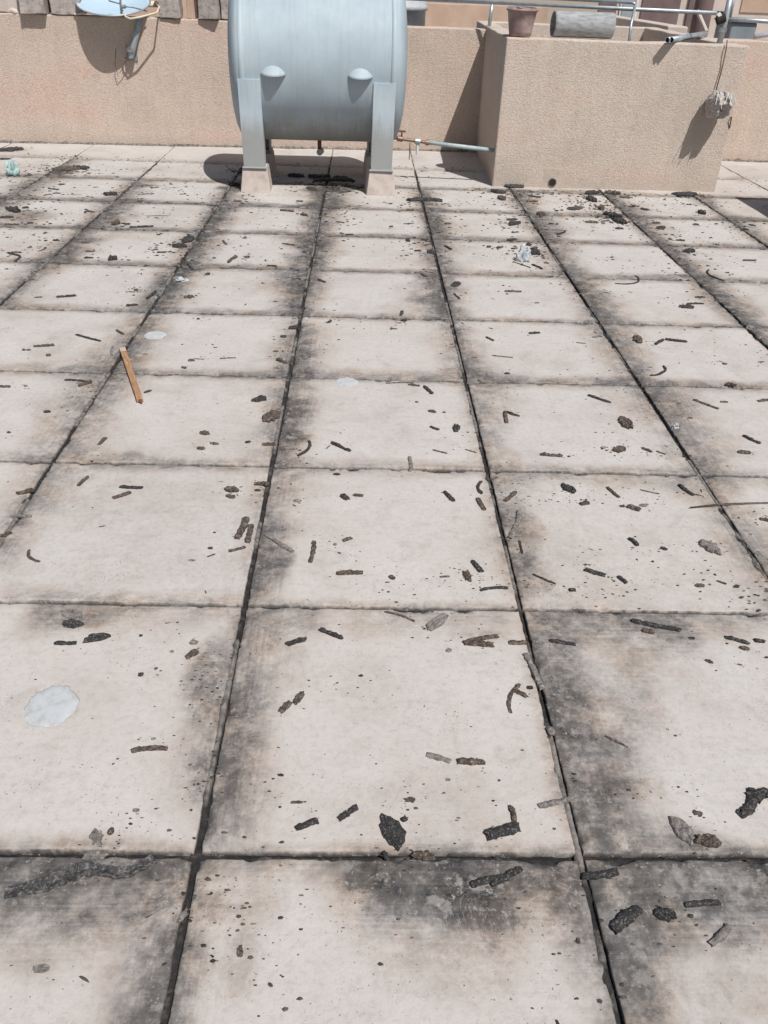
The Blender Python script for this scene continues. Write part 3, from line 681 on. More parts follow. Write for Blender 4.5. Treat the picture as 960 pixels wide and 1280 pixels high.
# feed arm: tube from the front rim up over the bowl
L2 = lambda *ps: [Vector(p)-o0 for p in ps]
obj("feed_arm", tube_bm(L2(at(152, 20, 7.80), at(151, 10, 7.78), at(150.5, 1, 7.75), at(150, -22, 7.72)), .010, 8), MAT['galv'], ds, smooth=True)
obj("brace", tube_bm(L2(at(153, 13, 7.80), at(157, 21, 7.74), at(163, 23.5, 7.72), at(175, 21.5, 7.75), at(196, 16, 7.85), at(199, 9, 8.0), at(195, 2, 8.1)), .009, 8), MAT['cream'], ds, smooth=True)
obj("brace", tube_bm(L2(at(154, 8, 7.82), at(165, 9, 7.85), at(184, 14, 7.95)), .006, 8), MAT['steel_dark'], ds, smooth=True)
obj("brace", tube_bm(L2(at(136, 1, 7.9), at(151, 5, 7.80)), .006, 8), MAT['steel_dark'], ds, smooth=True)
obj("feed_clamp", tube_bm(L2(at(151, 9, 7.78), at(157, 8, 7.78)), .016, 10), MAT['steel_dark'], ds)
a_, b_ = at(175, 22, 7.99), at(163.5, 72, 7.955)
mp_ = obj("mount_pole", tube_bm(L2(b_+Vector((0, 0, -.01)), b_, a_.lerp(b_, .5), a_), [.026, .030, .028, .026], 14), MAT['galv'], ds, smooth=True)
obj("clamp", tube_bm(L2(at(162, 60, 7.94), at(162.5, 65, 7.94)), .034, 12), MAT['steel_dark'], mp_)
obj("bolt", tube_bm(L2(at(157.5, 72.5, 7.985), at(159.5, 72.5, 7.93)), .010, 8), MAT['rust'], mp_)
obj("bolt", tube_bm(L2(at(166, 69, 7.94), at(161, 58, 7.90)), .007, 8), MAT['steel_dark'], mp_)
obj("wall_plate", box_bm(b_.x-o0.x-.05, b_.x-o0.x+.05, par(b_.x)-o0.y-.010, par(b_.x)-o0.y+.002, b_.z-o0.z-.03, b_.z-o0.z+.10), MAT['steel_dark'], ds)
obj("cable", tube_bm(L2(at(145, 60, 7.93), at(144, 80, 7.94), at(147, 94, 7.95), at(153, 86, 7.95), at(158, 75, 7.95)), .004, 6), MAT['rust'], ds, smooth=True)
# cream back disc of a second, smaller feed cover beside the dish
cdc = at(189, 4, 8.35)
o = obj("feed_cover", shift(lathe_bm([(0, .02), (.05, .02), (.085, .0), (.09, -.03), (0, -.03)], 'Z', 20), cdc-o0), MAT['cream'], ds, smooth=True)

# ------------------------------------------------------------------ blocks standing on the parapet
def block(px0, px1, bulge, dep, mat, label, hh=.42, ry=0.0, seed=0, lift=0.0):
    a = at(px0, 16, par(-2)-.05); b = at(px1, 17, par(-2)-.05); cx = (a.x+b.x)/2; hw = (b.x-a.x)/2
    bm = box_bm(-hw, hw, 0, dep, 0, hh)
    bmesh.ops.subdivide_edges(bm, edges=bm.edges[:], cuts=4, use_grid_fill=True); roughen(bm, .010, 9, seed); roughen(bm, .005, 40, seed)
    o = obj("masonry_block", bm, mat, bevel=.006, loc=(cx, par(cx)-bulge, 1.119+lift)); o.rotation_euler = (0, 0, RAD(3.8)+ry)
    return tag(o, label, "block", "masonry blocks standing on the parapet")
block(-8, 26, -.02, .20, MAT['pale_plaster'], "pale plastered block at the far end of the block row, cut by the photo edge", seed=1)
block(29, 60, .075, .22, MAT['grey_concrete'], "grey masonry block overhanging the parapet beside the pale plastered block", seed=2)
block(64, 101, .008, .24, MAT['grey_concrete'], "wide grey masonry block on the parapet just before the satellite dish", seed=3)
block(198, 224, .03, .22, MAT['grey_concrete'], "grey masonry block on the parapet directly past the satellite dish", seed=4)
block(230, 243, -.06, .16, MAT['far_plaster'], "narrow pinkish block set back on the parapet between two grey blocks", seed=5)
block(246, 270, .05, .20, MAT['grey_concrete'], "grey masonry block on the parapet, second from the water tank", seed=6, ry=RAD(-14))
block(274, 296, .0, .24, MAT['grey_concrete'], "grey masonry block on the parapet half hidden behind the water tank", seed=7)
# mortar lumps spilt along the wall top
for px, py, rr_, lab in ((20, 15, .055, "whitish lump of spilt mortar on the parapet below the plastered block"), (99, 17, .035, "small whitish mortar lump on the parapet beside the satellite dish")):
    g = at(px, py, par(-2.6)+.02); bm = bmesh.new(); bmesh.ops.create_icosphere(bm, subdivisions=3, radius=rr_)
    for v in bm.verts: v.co.z *= .45; v.co.x *= 1.5
    roughen(bm, .022, 14, px)
    tag(obj("mortar_lump", bm, MAT['pale_plaster'], smooth=True, loc=(g.x, g.y, 1.125)), lab, "mortar")

# ------------------------------------------------------------------ things on the shaft rim
ZR = 1.142
bk = thing("bucket", (1.575, 6.70, ZR+.004), "mauve grey cement stained bucket on the corner of the shaft rim", "bucket")
obj("body", lathe_bm([(r_*.84, h_*.70) for r_, h_ in [(0, .006), (.104, 0), (.112, .05), (.126, .15), (.141, .262), (.147, .264), (.147, .272), (.137, .274), (.120, .15), (.104, .02), (0, .016)]], 'Z', 36), MAT['bucket'], bk, smooth=True)
obj("rim", lathe_bm([(.117, .173), (.127, .175), (.128, .188), (.117, .190)], 'Z', 36, close=True), MAT['bucket'], bk, smooth=True)
obj("handle", tube_bm([(-.127, 0, .18), (-.11, .06, .198), (0, .11, .203), (.11, .06, .198), (.127, 0, .18)], .004, 8), MAT['steel_dark'], bk, smooth=True)
# cement pipe lying on the rim
pa, pb = Vector((1.842, 6.735, ZR+.096)), Vector((2.335, 6.765, ZR+.096)); dv = pb-pa
cp = thing("cement_pipe", (pa.x, pa.y, ZR), "short grey hollow cement pipe lying on the front rim of the shaft", "pipe section", rz=math.atan2(dv.y, dv.x))
Lp = dv.length
bm = lathe_bm([(.080, 0), (.092, 0), (.094, .02), (.092, Lp*.5), (.094, Lp), (.080, Lp)], 'X', 40, close=True)
obj("tube", shift(roughen(bm, .002, 20), (0, 0, .096)), MAT['pipe_cement'], cp, smooth=True)
bm = lathe_bm([(0, Lp*.55), (.081, Lp*.55)], 'X', 30); obj("inner_disc", shift(bm, (0, 0, .096)), MAT['rust'], cp)  # brown disc closing the hollow partway along
# two thin steel tubes sticking over the rim
tb = thing("steel_tube", at(836, 50, 6.52), "pair of pale steel tubes taped together poking over the shaft rim", "tubes")
tbo = tb.location.copy()
for k, (dx, mtl) in enumerate(((0, 'galv'), (.042, 'galv'))):
    a_ = Vector(at(834+k*5.0, 50.0+k*.6, 6.52)); b_ = Vector(at(880+k*2.5, 42+k*.4, 7.6)); a_.z = ZR+.022+.002*k; b_.z = ZR+.03
    bm = tube_bm([b_-tbo, a_-tbo], .021, 14, cap=False); o = obj("tube", bm, MAT[mtl], tb, smooth=True)
    md = o.modifiers.new("wall", 'SOLIDIFY'); md.thickness = .003
    dd_ = (b_-a_).normalized(); obj("bore", tube_bm([a_+dd_*.02-tbo, a_+dd_*.06-tbo], .0185, 12), MAT['dark'], o)
# broken cement spout on the front face
sx = at(899.5, 130, 6.5).x; sy = FL[1]+(sx-FL[0])*.0303
sp = thing("cement_spout", (sx, sy, .70), "broken grey cement spout stub jutting from the shaft wall", "spout")
bm = bmesh.new(); bmesh.ops.create_icosphere(bm, subdivisions=5, radius=1.0)
for v in bm.verts:
    c0 = v.co.copy(); k = 1+.16*mnoise.noise(c0*2.2+Vector((4, 0, 0)))
    v.co = Vector((c0.x*.098*k, -.125+c0.y*.165*k, .0+c0.z*.088*k+(.022 if c0.z > 0 else -.01)))
    if v.co.y < -.12: v.co.y += .085*math.exp(-((v.co.x-.005)/.026)**2)*min(1, (-.12-v.co.y)/.1)
    if v.co.z < .02: v.co.y *= .82
roughen(bm, .009, 24, 3); roughen(bm, .005, 62, 5)
obj("stub", bm, MAT['rough_cement'], sp)
for k in range(7):
    x = -.07+.024*k; pts = [(x+random.uniform(-.02, .02), -.04-random.random()*.06, .112), (x+random.uniform(-.02, .03), -.19, .115), (x+random.uniform(-.03, .03), -.28-random.random()*.02, .05-random.random()*.05)]
    obj("mesh_wire", tube_bm(pts, .0022, 5), MAT['white_tape'], sp)
wr = obj("hanging_wire", tube_bm([at(909, 50, 6.62), at(908, 60, 6.60), at(903, 84, 6.612), at(895, 113, 6.60)], .0045, 6), MAT['rust'], smooth=True)
tag(wr, "thin brown wire hanging down the shaft wall above the cement spout", "wire")
nl_ = obj("wall_nail", tube_bm([at(914, 145, 6.655), at(914.5, 147, 6.61), at(912, 160, 6.63)], .005, 6), MAT['rust'])
tag(nl_, "short rusty hook in the shaft wall just below the cement spout", "hook")

# ------------------------------------------------------------------ rails and posts over the shaft
pst = thing("rail_post", at(899, 53, 6.80), "thick galvanised upright post on the shaft corner with clamps", "post")
po = pst.location.copy(); LP = lambda *ps: [Vector(p)-po for p in ps]
obj("tube", tube_bm(LP(at(899, 55, 6.80), at(906, 28, 6.80), at(915, -12, 6.80)), .024, 14), MAT['galv'], pst, smooth=True)
obj("clamp", tube_bm(LP(at(901, 40, 6.79), at(903, 34, 6.79)), .040, 12), MAT['steel_dark'], pst)
obj("clamp", tube_bm(LP(at(896, 26, 6.78), at(906, 22, 6.78)), .034, 12), MAT['dark'], pst)
obj("clamp", tube_bm(LP(at(897, 21, 6.78), at(901, 18, 6.78)), .022, 12), MAT['white_tape'], pst)
obj("second_tube", tube_bm(LP(at(911, 28, 6.86), at(919, -10, 6.86)), .013, 10), MAT['steel_dark'], pst, smooth=True)
# long rail
ra, rb = at(500, -2.2, 8.7), at(904, 16.8, 6.84)
rl = thing("rail_pipe", ra, "long thin galvanised pipe rail crossing above the bucket to the corner post", "rail")
obj("tube", tube_bm([Vector((0, 0, 0)), rb-ra], .0155, 12), MAT['galv'], rl, smooth=True)
obj("support_post", tube_bm([at(615.5, 3.8, 8.28)-ra, at(611, 36, 8.28)-ra], .017, 12), MAT['galv'], rl, smooth=True)
obj("tie_wire", tube_bm([at(646, 4, 8.0)-ra, at(648, 12, 7.97)-ra], .014, 8), MAT['rust'], rl)
# upper rail with its bent post
rc = at(690, -1.5, 7.9)
r2 = thing("rail_pipe", rc, "short upper pipe rail ending in a thin bent post behind the cement pipe", "rail")
obj("tube", tube_bm([at(676, -2.5, 7.9)-rc, at(791, 3.5, 7.3)-rc, at(795, 6, 7.28)-rc], .0125, 12), MAT['galv'], r2, smooth=True)
obj("support_post", tube_bm([at(795, 5, 7.28)-rc, at(789, 30, 7.2)-rc, at(786, 54, 7.1)-rc], .0115, 12), MAT['galv'], r2, smooth=True)
# rail past the post
rd = at(908, 23.5, 6.86)
r3 = thing("rail_pipe", rd, "galvanised pipe rail leaving the corner post towards the photo's edge", "rail")
obj("tube", tube_bm([Vector((0, 0, 0)), at(1010, 30, 6.9)-rd], .017, 12), MAT['galv'], r3, smooth=True)
# white conduit on the parapet top past the shaft
cf = obj("white_conduit", tube_bm([at(943, 46, 8.30), at(1000, 36, 8.34)], .022, 12), MAT['white_plastic'], smooth=True)
cf.location.z += 0.0; tag(cf, "bluish white pipe end lying on top of the parapet past the shaft", "pipe")
st = obj("white_strut", tube_bm([at(872, 14, 8.9), at(883, 40, 8.7)], .020, 8), MAT['pale_plaster'])
tag(st, "slim whitish leaning strut behind the shaft near the corner post", "strut")

# ------------------------------------------------------------------ roofs and buildings beyond
def wall_thing(p0, p1, z1, thick, mat, label, seed=0., z0=-.06, name="parapet_wall", cat="wall"):
    return tag(obj(name, grid_wall(p0, p1, z0, z1, thick, seed), mat, bevel=.012), label, cat)
wall_thing((-12, 15.4), (3.58, 16.2), 1.13, .24, MAT['far_plaster'], "distant pinkish parapet wall seen in the gap beside the tank", 2.2)
# two low cross walls beyond the shaft, running away from the camera
p = [(3.70, 9.62), (3.93, 9.60), (3.86, 13.8), (3.62, 13.8)]
tag(obj("cross_wall", roughen(prism_bm(p, -.06, 1.15), .004, 5), MAT['pale_plaster'], bevel=.015), "low pale cross wall with a blunt lit end beyond the shaft", "wall")
# house beyond: front wall with windows, its shaded bands painted as dark panels
hs = thing("neighbour_house", (4.2, 14.4, -.06), "plastered house wall with dark shaded bands beyond the shaft", "house")
ho = hs.location.copy()
obj("wall", box_bm(-.1, 11, 0, .3, -.4, 3.2), MAT['pale_plaster'], hs)
def hpart(px0, px1, pyb, name, mat, par_=None, dz=2.2, off=.03, zt=None):
    a = at(px0, pyb, 14.4-off); b = at(px1, pyb, 14.4-off)
    return obj(name, box_bm(a.x-ho.x, b.x-ho.x, -off, .02, a.z-ho.z, (zt if zt else a.z+dz)-ho.z), MAT[mat], par_ or hs)
hpart(799, 846, 29, "shade_panel", 'mauve_paint'); hpart(856, 879, 33, "shade_panel", 'mauve_paint', off=.05)  # dark panels put the wall's shaded bands into colour
wnd = hpart(773, 795, 24.0, "window", 'white_tape', dz=.5); hpart(776, 793, 21.0, "pane", 'glass', wnd, dz=.40, off=.045)
hpart(748, 769, 20, "shutter", 'mauve_paint', dz=.7)
hpart(925, 990, 15, "pale_panel", 'far_plaster', dz=1.6, off=.02)
# round column before the dark strip of the house wall
col_ = at(874, 36, 12.5)
cl = obj("round_column", shift(lathe_bm([(.0, -.4), (.13, -.4), (.125, 3.0), (0, 3.0)], 'Z', 20), (col_.x, 12.5, 0)), MAT['mauve_paint'], smooth=True)
tag(cl, "dark mauve round column standing before the neighbouring house", "column")
# blue grey water box beyond the post
bx = at(912, 40, 10.2); bx2 = at(945, 40, 10.2)
bb = thing("water_box", (bx.x, 10.2, -.05), "blue grey boxy cistern behind the parapet past the corner post", "cistern")
obj("body", box_bm(0, bx2.x-bx.x, 0, .5, 0, at(930, 28, 10.2).z+.05), MAT['blue_sheet'], bb, bevel=.02)
obj("lid", box_bm(-.03, bx2.x-bx.x+.03, -.03, .53, at(930, 28, 10.2).z+.05, at(930, 26.6, 10.2).z+.06), MAT['galv'], bb, bevel=.01)
# upright masonry pillar out of frame whose shadow falls across the far slabs
pl_ = obj("roof_pillar", roughen(box_bm(3.82, 4.7, 4.7, 6.0, -.02, .80), .004, 6), MAT['stucco_grey'], bevel=.012)
tag(pl_, "low stucco block by the slab edge throwing a dark pointed shadow beside the shaft", "block")
# pale plastic tank behind the parapet, glimpsed past the water tank
t2 = at(514, 14, 9.6)
w2 = thing("water_tank", (t2.x-.25, 9.75, -.05), "second pale water tank glimpsed behind the parapet beside the big tank", "water tank")
obj("shell", lathe_bm([(.42, 0), (.42, 1.25), (.44, 1.26), (.44, 1.30), (.42, 1.31), (.42, 1.55), (.30, 1.68), (0, 1.72)], 'Z', 40), MAT['white_plastic'], w2, smooth=True)
obj("lid", lathe_bm([(.16, 1.66), (.16, 1.74), (0, 1.76)], 'Z', 24), MAT['white_plastic'], w2, smooth=True)
#DEBRIS#
# ------------------------------------------------------------------ dry joint filler dug out of the joints, lying all over the slabs
# image x, y | length and direction in the image | kind (s stick, t thin strip, f flake, k clump, p pebble, c curved strip) | tone (b black, n brown, g grey) | width factor or bend
DEB = """
110 423 32 15 s b;55 433 25 -3 s n;61 445 8 0 p n;36 438 7 0 p n;30 438 6 0 p n;150 416 11 30 s n;140 439 12 100 s g;181 443 8 0 f g;266 431 4 0 p b;239 451 9 0 f n
249 449 13 5 t g;285 448 20 -3 t n;230 460 7 10 f n;352 452 13 20 s n;349 460 12 0 f g;354 421 8 0 f b;367 410 12 -10 f b;185 490 10 -20 f b;95 476 28 3 s b;107 480 17 -20 s n
6 484 14 0 s n;32 483 6 0 p g;59 515 9 0 f b;11 541 7 0 p n;128 552 12 -45 s n;256 542 12 5 f n;268 555 11 5 f n;251 561 11 5 f n;310 553 8 -10 f b;326 500 17 -15 k b
338 522 20 -35 k n;336 556 16 5 s n;363 561 14 -4 s g;383 561 22 -70 c b 80;426 559 27 20 s b;421 593 9 0 f b;431 622 12 30 f b;448 620 12 0 s n;372 626 10 0 f g
104 602 17 -40 s n;164 610 28 3 s b;152 620 24 -18 s n;32 616 22 -12 s n;27 646 26 0 s g;40 697 20 70 c n 60;7 669 16 -12 s n;290 613 16 10 k n;288 621 12 15 f n
328 606 18 3 s n;322 613 8 0 f b;303 661 30 -60 s n 1.7;312 668 22 -78 s n 1.2;297 687 22 -12 s n;264 695 10 -20 t n;263 686 8 0 p b;268 666 5 0 p b;240 701 10 0 f g
349 680 40 32 s g;391 690 27 -80 s n;434 675 11 -20 s n;419 681 6 0 p g;437 717 32 0 s n;628 446 26 5 t n;634 467 7 0 f b;826 465 18 -60 c b 110;906 455 6 0 f n;912 482 12 0 k b
500 479 35 -2 t b;517 482 14 5 s n;535 488 14 45 s b;749 499 30 18 s b;782 530 20 40 k n;641 518 16 20 s b;632 522 14 80 s n;882 506 34 20 s n;905 503 10 0 f n;849 505 6 0 p n
862 523 7 0 f n;939 550 25 22 s b;930 566 18 5 f n;955 501 16 -5 s n;543 536 12 20 s b;570 536 9 90 f b;540 515 10 15 f n;521 503 6 0 p n;555 516 5 0 p n;550 565 18 15 t n
588 564 15 15 t n;513 581 18 -75 s g;689 570 28 4 s n;711 571 5 0 p b;774 563 15 -12 k n;754 560 8 0 p g;809 563 12 25 s n;826 566 12 20 t n;561 621 18 40 s b;599 610 16 100 c b 40
601 631 17 55 s n;638 621 17 -40 s n;711 612 18 35 k b;766 616 20 40 s n;730 630 11 -5 s n;812 615 25 15 t n;857 613 22 35 s b;792 636 18 15 s n;778 633 7 0 f b;804 632 10 0 f g
645 656 38 -52 s g;651 684 17 75 t b;792 678 15 35 s b;830 686 9 20 f b;887 685 28 30 k g;816 702 5 0 p b;743 716 27 15 s b;778 725 13 35 s b;680 724 30 25 t b;732 706 6 0 p n
596 709 17 50 s b;584 721 15 60 k n;617 736 35 -4 c b -35;556 721 12 0 t n;490 722 8 30 f n;715 738 8 0 s b;875 732 12 0 f n;902 728 12 20 t n;921 733 7 0 f b;927 747 6 0 p n;956 650 14 10 k n
92 770 28 15 f g;91 781 24 5 f b;82 805 26 0 s b;121 798 33 -10 f b;176 795 6 0 p b;195 836 6 -20 p b;176 844 9 0 p b;242 804 13 0 p g;240 819 18 -30 s n;215 815 6 0 p g
187 937 44 -3 c n -30;192 924 8 0 p g;147 949 5 0 p b;370 803 26 -15 s b;414 793 30 20 s b;451 845 8 0 p b;386 851 5 0 p n;373 874 18 -52 s n;356 885 18 -42 s n;351 969 8 0 f b
371 1003 14 0 t n;383 1031 29 -18 s b;435 1017 28 -38 s b;470 955 4 0 p b;121 1047 20 75 k g;139 1040 12 -60 p n;170 1013 9 0 f g;500 770 40 15 t n;546 779 30 -38 f g;603 799 40 -8 s n
598 806 38 6 s n;561 814 9 0 p g;646 804 22 0 s n;703 804 34 3 s b;820 783 62 12 s b;810 790 15 10 s n;864 798 9 0 f b;921 801 31 15 s b;949 802 12 5 s b;930 811 14 10 f n;886 827 11 20 f b
925 831 7 10 f n;958 822 6 0 k b;640 872 40 -82 c n -50;650 867 18 30 k n;662 860 9 0 f b;667 840 50 65 s g;834 912 7 40 f b;844 920 5 0 f b;770 927 31 32 t n;548 948 32 18 s g
588 953 34 2 s n;560 975 8 0 p g;513 1000 13 0 k n;505 1025 11 0 p b;490 1040 45 60 f b;629 1040 44 -15 s b 1.5;641 1018 20 68 s n;697 1003 45 -18 s g;852 1038 40 52 f g;872 1017 14 10 k n
936 1006 36 -70 c b 60;954 996 26 -20 c b -70;885 1052 30 5 k n;398 222 26 0 k b;430 225 26 8 k b;688 915 16 60 p g;813 990 6 30 f b;848 984 5 0 f b;120 1070 30 -4 k g;52 1211 20 0 f g;67 1225 5 0 p n;300 1190 13 85 f n;338 1231 7 40 f n
228 1145 20 -55 k g;482 1070 15 70 p b;530 1070 24 0 k n;612 1101 46 -12 s b;633 1096 42 -28 s b;750 1094 43 -12 s b;782 1150 42 -38 s b 1.25;831 1144 28 18 k b;877 1130 42 -6 s b;863 1145 8 0 f b
900 1171 32 -38 s g;723 1175 6 90 f n;498 1149 6 0 p n;902 1131 6 80 p g
14 188 30 -6 k b;6 199 14 0 f b;37 219 6 0 p n;85 212 34 -3 k n;102 211 18 0 k b;147 222 6 0 p b;77 231 8 0 f b;67 237 14 4 s b;59 244 10 -8 s n;71 242 9 4 s b;95 244 13 0 t n;139 244 15 -5 k b;115 247 5 0 p g
170 230 15 -3 t n;194 235 10 -5 s b;184 243 16 -4 s b;175 252 8 0 f n;216 235 18 0 t n;17 264 14 15 k b;32 260 8 -10 f b;8 272 16 0 f b;15 281 18 -2 s n;38 279 8 0 f b;112 265 12 2 s n;145 280 10 -20 k n
157 280 10 8 s b;177 284 30 -2 s b;197 270 28 -1 t n;70 301 8 0 f b;21 316 12 4 s b;54 312 12 -30 c b 60;107 304 10 0 s n;112 315 10 0 s n;202 316 11 0 s b;225 309 16 0 k b;235 301 14 -25 k b;186 312 4 0 p b
371 221 18 2 k b;412 226 40 0 a b -70;415 235 20 0 s b;389 236 10 30 f b;375 252 8 0 f n;432 266 10 -40 t b;425 278 10 10 s n;380 269 7 20 f b;359 264 18 3 s n;361 306 16 8 s n;281 304 10 55 s n;307 297 5 0 p b
297 252 10 0 f n;265 257 14 0 s b;242 300 8 -30 s n;437 294 10 0 s b;295 232 10 0 k b
531 251 42 1 a b -40;512 263 10 0 f n;511 280 14 0 s b;489 284 6 0 p n;510 301 7 80 f b;560 280 9 0 f n;522 314 9 0 f b;539 315 9 80 f b;560 310 10 30 s b;611 309 7 0 p n;624 310 8 0 p n;531 300 8 0 f b
640 275 12 -5 f b;642 281 12 -10 k b;630 286 5 0 p n;644 291 9 -5 s b;640 300 12 -3 f b;655 270 14 0 s n;622 241 15 10 k b;627 249 10 30 k n;642 234 22 2 k b;668 246 16 6 s b;665 252 14 0 s n;689 280 6 10 s b
702 292 12 -20 s b;700 288 18 3 t b;661 306 6 60 f b;669 316 10 30 k b;716 261 12 -10 f b;676 269 10 0 k n
739 242 14 -5 k b;739 250 12 30 k b;765 242 18 5 k n;781 247 14 5 f n;792 258 7 0 p b;806 262 10 10 f b;752 261 9 60 k n;766 270 15 20 k b;774 277 14 30 k b;774 286 10 0 f b;740 278 15 0 f n;722 260 10 -25 f n
826 285 10 -20 f b;820 279 10 0 f n;856 244 28 0 k b;875 245 12 10 f n;877 267 8 30 k b;861 256 6 0 f n;870 281 7 0 f b;940 282 9 10 f b;932 287 6 20 f b;851 301 10 5 s b;861 315 12 0 k b;896 306 6 10 f n
190 369 17 -35 s b;165 382 15 -3 s b;83 371 24 -5 s b;48 372 9 -2 s n;236 372 10 -5 k n;260 343 5 -50 f b;238 334 15 40 s b;290 325 16 -35 s n;309 322 6 -20 f n;111 323 11 0 s b;141 325 12 -10 k b
22 325 14 -38 s b;18 319 12 20 s b;340 333 12 0 s b;248 399 5 0 p b;412 402 7 -40 c b 90;370 349 10 -3 s b;402 352 10 20 s b;170 363 5 0 k n
790 352 36 -22 c b 130;757 366 12 8 t n;641 365 20 1 s n;570 356 12 -45 f b;571 371 13 45 s b;530 345 8 35 s n;652 331 23 20 t b;667 317 10 -10 k b;672 334 15 22 s b;858 384 20 2 f b;868 380 18 -8 s b;875 372 12 2 s b
890 344 28 40 c b 70;671 379 6 -5 f n;668 417 13 -4 s b;612 424 10 25 s n;845 426 26 5 s b;824 428 10 -35 s b;797 425 8 90 k n;745 421 8 -10 f g;726 429 12 5 t g;502 392 9 -60 s b;505 401 7 0 k b;492 411 9 3 t n
937 326 16 0 s n;765 322 5 0 p g
"""
ROWN = {-1: "first", 0: "second", 1: "third", 2: "fourth", 3: "fifth", 4: "sixth", 5: "seventh", 6: "eighth", 7: "ninth", 8: "tenth", 9: "eleventh"}
ORD = ["", "first", "second", "third", "fourth", "fifth", "sixth", "seventh", "eighth", "ninth", "tenth", "eleventh", "twelfth", "thirteenth", "fourteenth", "fifteenth", "sixteenth", "seventeenth", "eighteenth", "nineteenth", "twentieth"]
TONE = {'b': ('black', 'black'), 'n': ('brown', 'dark brown'), 'g': ('grey', 'grey')}
rd_ = random.Random(21)
def centre_line(L, bend, n, wig, seed):
    """points along a strip of length L bent through `bend` degrees, centred on the origin."""
    pts = []; x = y = 0.0; ang = -RAD(bend)/2
    for i in range(n+1):
        pts.append(Vector((x, y, 0)))
        x += L/n*math.cos(ang); y += L/n*math.sin(ang)
        ang += RAD(bend)/n + RAD(wig)*mnoise.noise(Vector((i*.9, seed, 0)))
    c = sum(pts, Vector())/len(pts)
    return [p-c for p in pts]
def stick_mesh(L, W, H, seed, bend=0.0):
    n = max(6, min(24, int(L/.0055))); bm = bmesh.new(); rows = []
    line = centre_line(L, bend, n, 9, seed)
    prof = [(-.46, .0), (-.53, .30), (-.44, .86), (-.12, 1.03), (.28, .95), (.50, .70), (.50, .18), (.40, 0)]
    for i, p in enumerate(line):
        q = line[min(i+1, n)]-line[max(i-1, 0)]; q.normalize(); s = Vector((-q.y, q.x, 0))
        k = 1+.22*mnoise.noise(Vector((i*.35, seed, 2)))+.30*mnoise.noise(Vector((i*1.9, seed, 9))); hk = 1+.50*mnoise.noise(Vector((i*.5, seed, 7)))
        lift = max(0, .32*H*mnoise.noise(Vector((i*.22, seed, 13))))
        e = min(i, n-i); t = 1.0 if e > 1 else (.95 if e == 1 else .80)
        rows.append([bm.verts.new(p + s*(u*W*k*(t**.6)*(1+.34*mnoise.noise(Vector((i*1.3, seed+v*5, u*7)))))+Vector((0, 0, lift+H*hk*t*v)) + q*(rd_.uniform(-.25, .25)*W if e == 0 else 0)) for u, v in prof])
    for a, b in zip(rows, rows[1:]):
        for k in range(8): bm.faces.new((a[k], a[(k+1) % 8], b[(k+1) % 8], b[k]))
    bm.faces.new(rows[0][::-1]); bm.faces.new(rows[-1]); return bm
def flake_mesh(L, W, H, seed, rag=.30, n=20, prof=((1.0, 0.0), (1.03, .50), (.92, .92), (.60, .95), (.28, 1.0))):
    bm = bmesh.new(); rr = []
    rad = [1+rag*mnoise.noise(Vector((2.1*math.cos(2*math.pi*k/n), 2.1*math.sin(2*math.pi*k/n), seed)))+rag*.8*mnoise.noise(Vector((5*math.cos(2*math.pi*k/n), 5*math.sin(2*math.pi*k/n), seed+4))) for k in range(n)]
    for r, z in prof:
        rr.append([bm.verts.new((.5*L*r*rad[k]*math.cos(2*math.pi*k/n), .5*W*r*rad[k]*math.sin(2*math.pi*k/n),
                   H*z*(1+(.55*mnoise.noise(Vector((3.5*r*math.cos(2*math.pi*k/n), 3.5*r*math.sin(2*math.pi*k/n), seed+8))) if z > 0 else 0)))) for k in range(n)])
    c = bm.verts.new((0, 0, H*(1+.3*mnoise.noise(Vector((seed, 1, 1))))))
    for a, b in zip(rr, rr[1:]):
        for k in range(n): bm.faces.new((a[k], a[(k+1) % n], b[(k+1) % n], b[k]))
    for k in range(n): bm.faces.new((rr[-1][k], rr[-1][(k+1) % n], c))
    bm.faces.new(rr[0][::-1]); return bm
def pebble_mesh(L, W, H, seed):
    bm = bmesh.new(); bmesh.ops.create_icosphere(bm, subdivisions=2, radius=.5)
    for v in bm.verts:
        k = 1+.34*mnoise.noise(v.co*3.0+Vector((seed, 0, 0)))
        v.co = Vector((v.co.x*L*k, v.co.y*W*k, max(0, (v.co.z+.38))*H*k))
    return bm
pieces = []
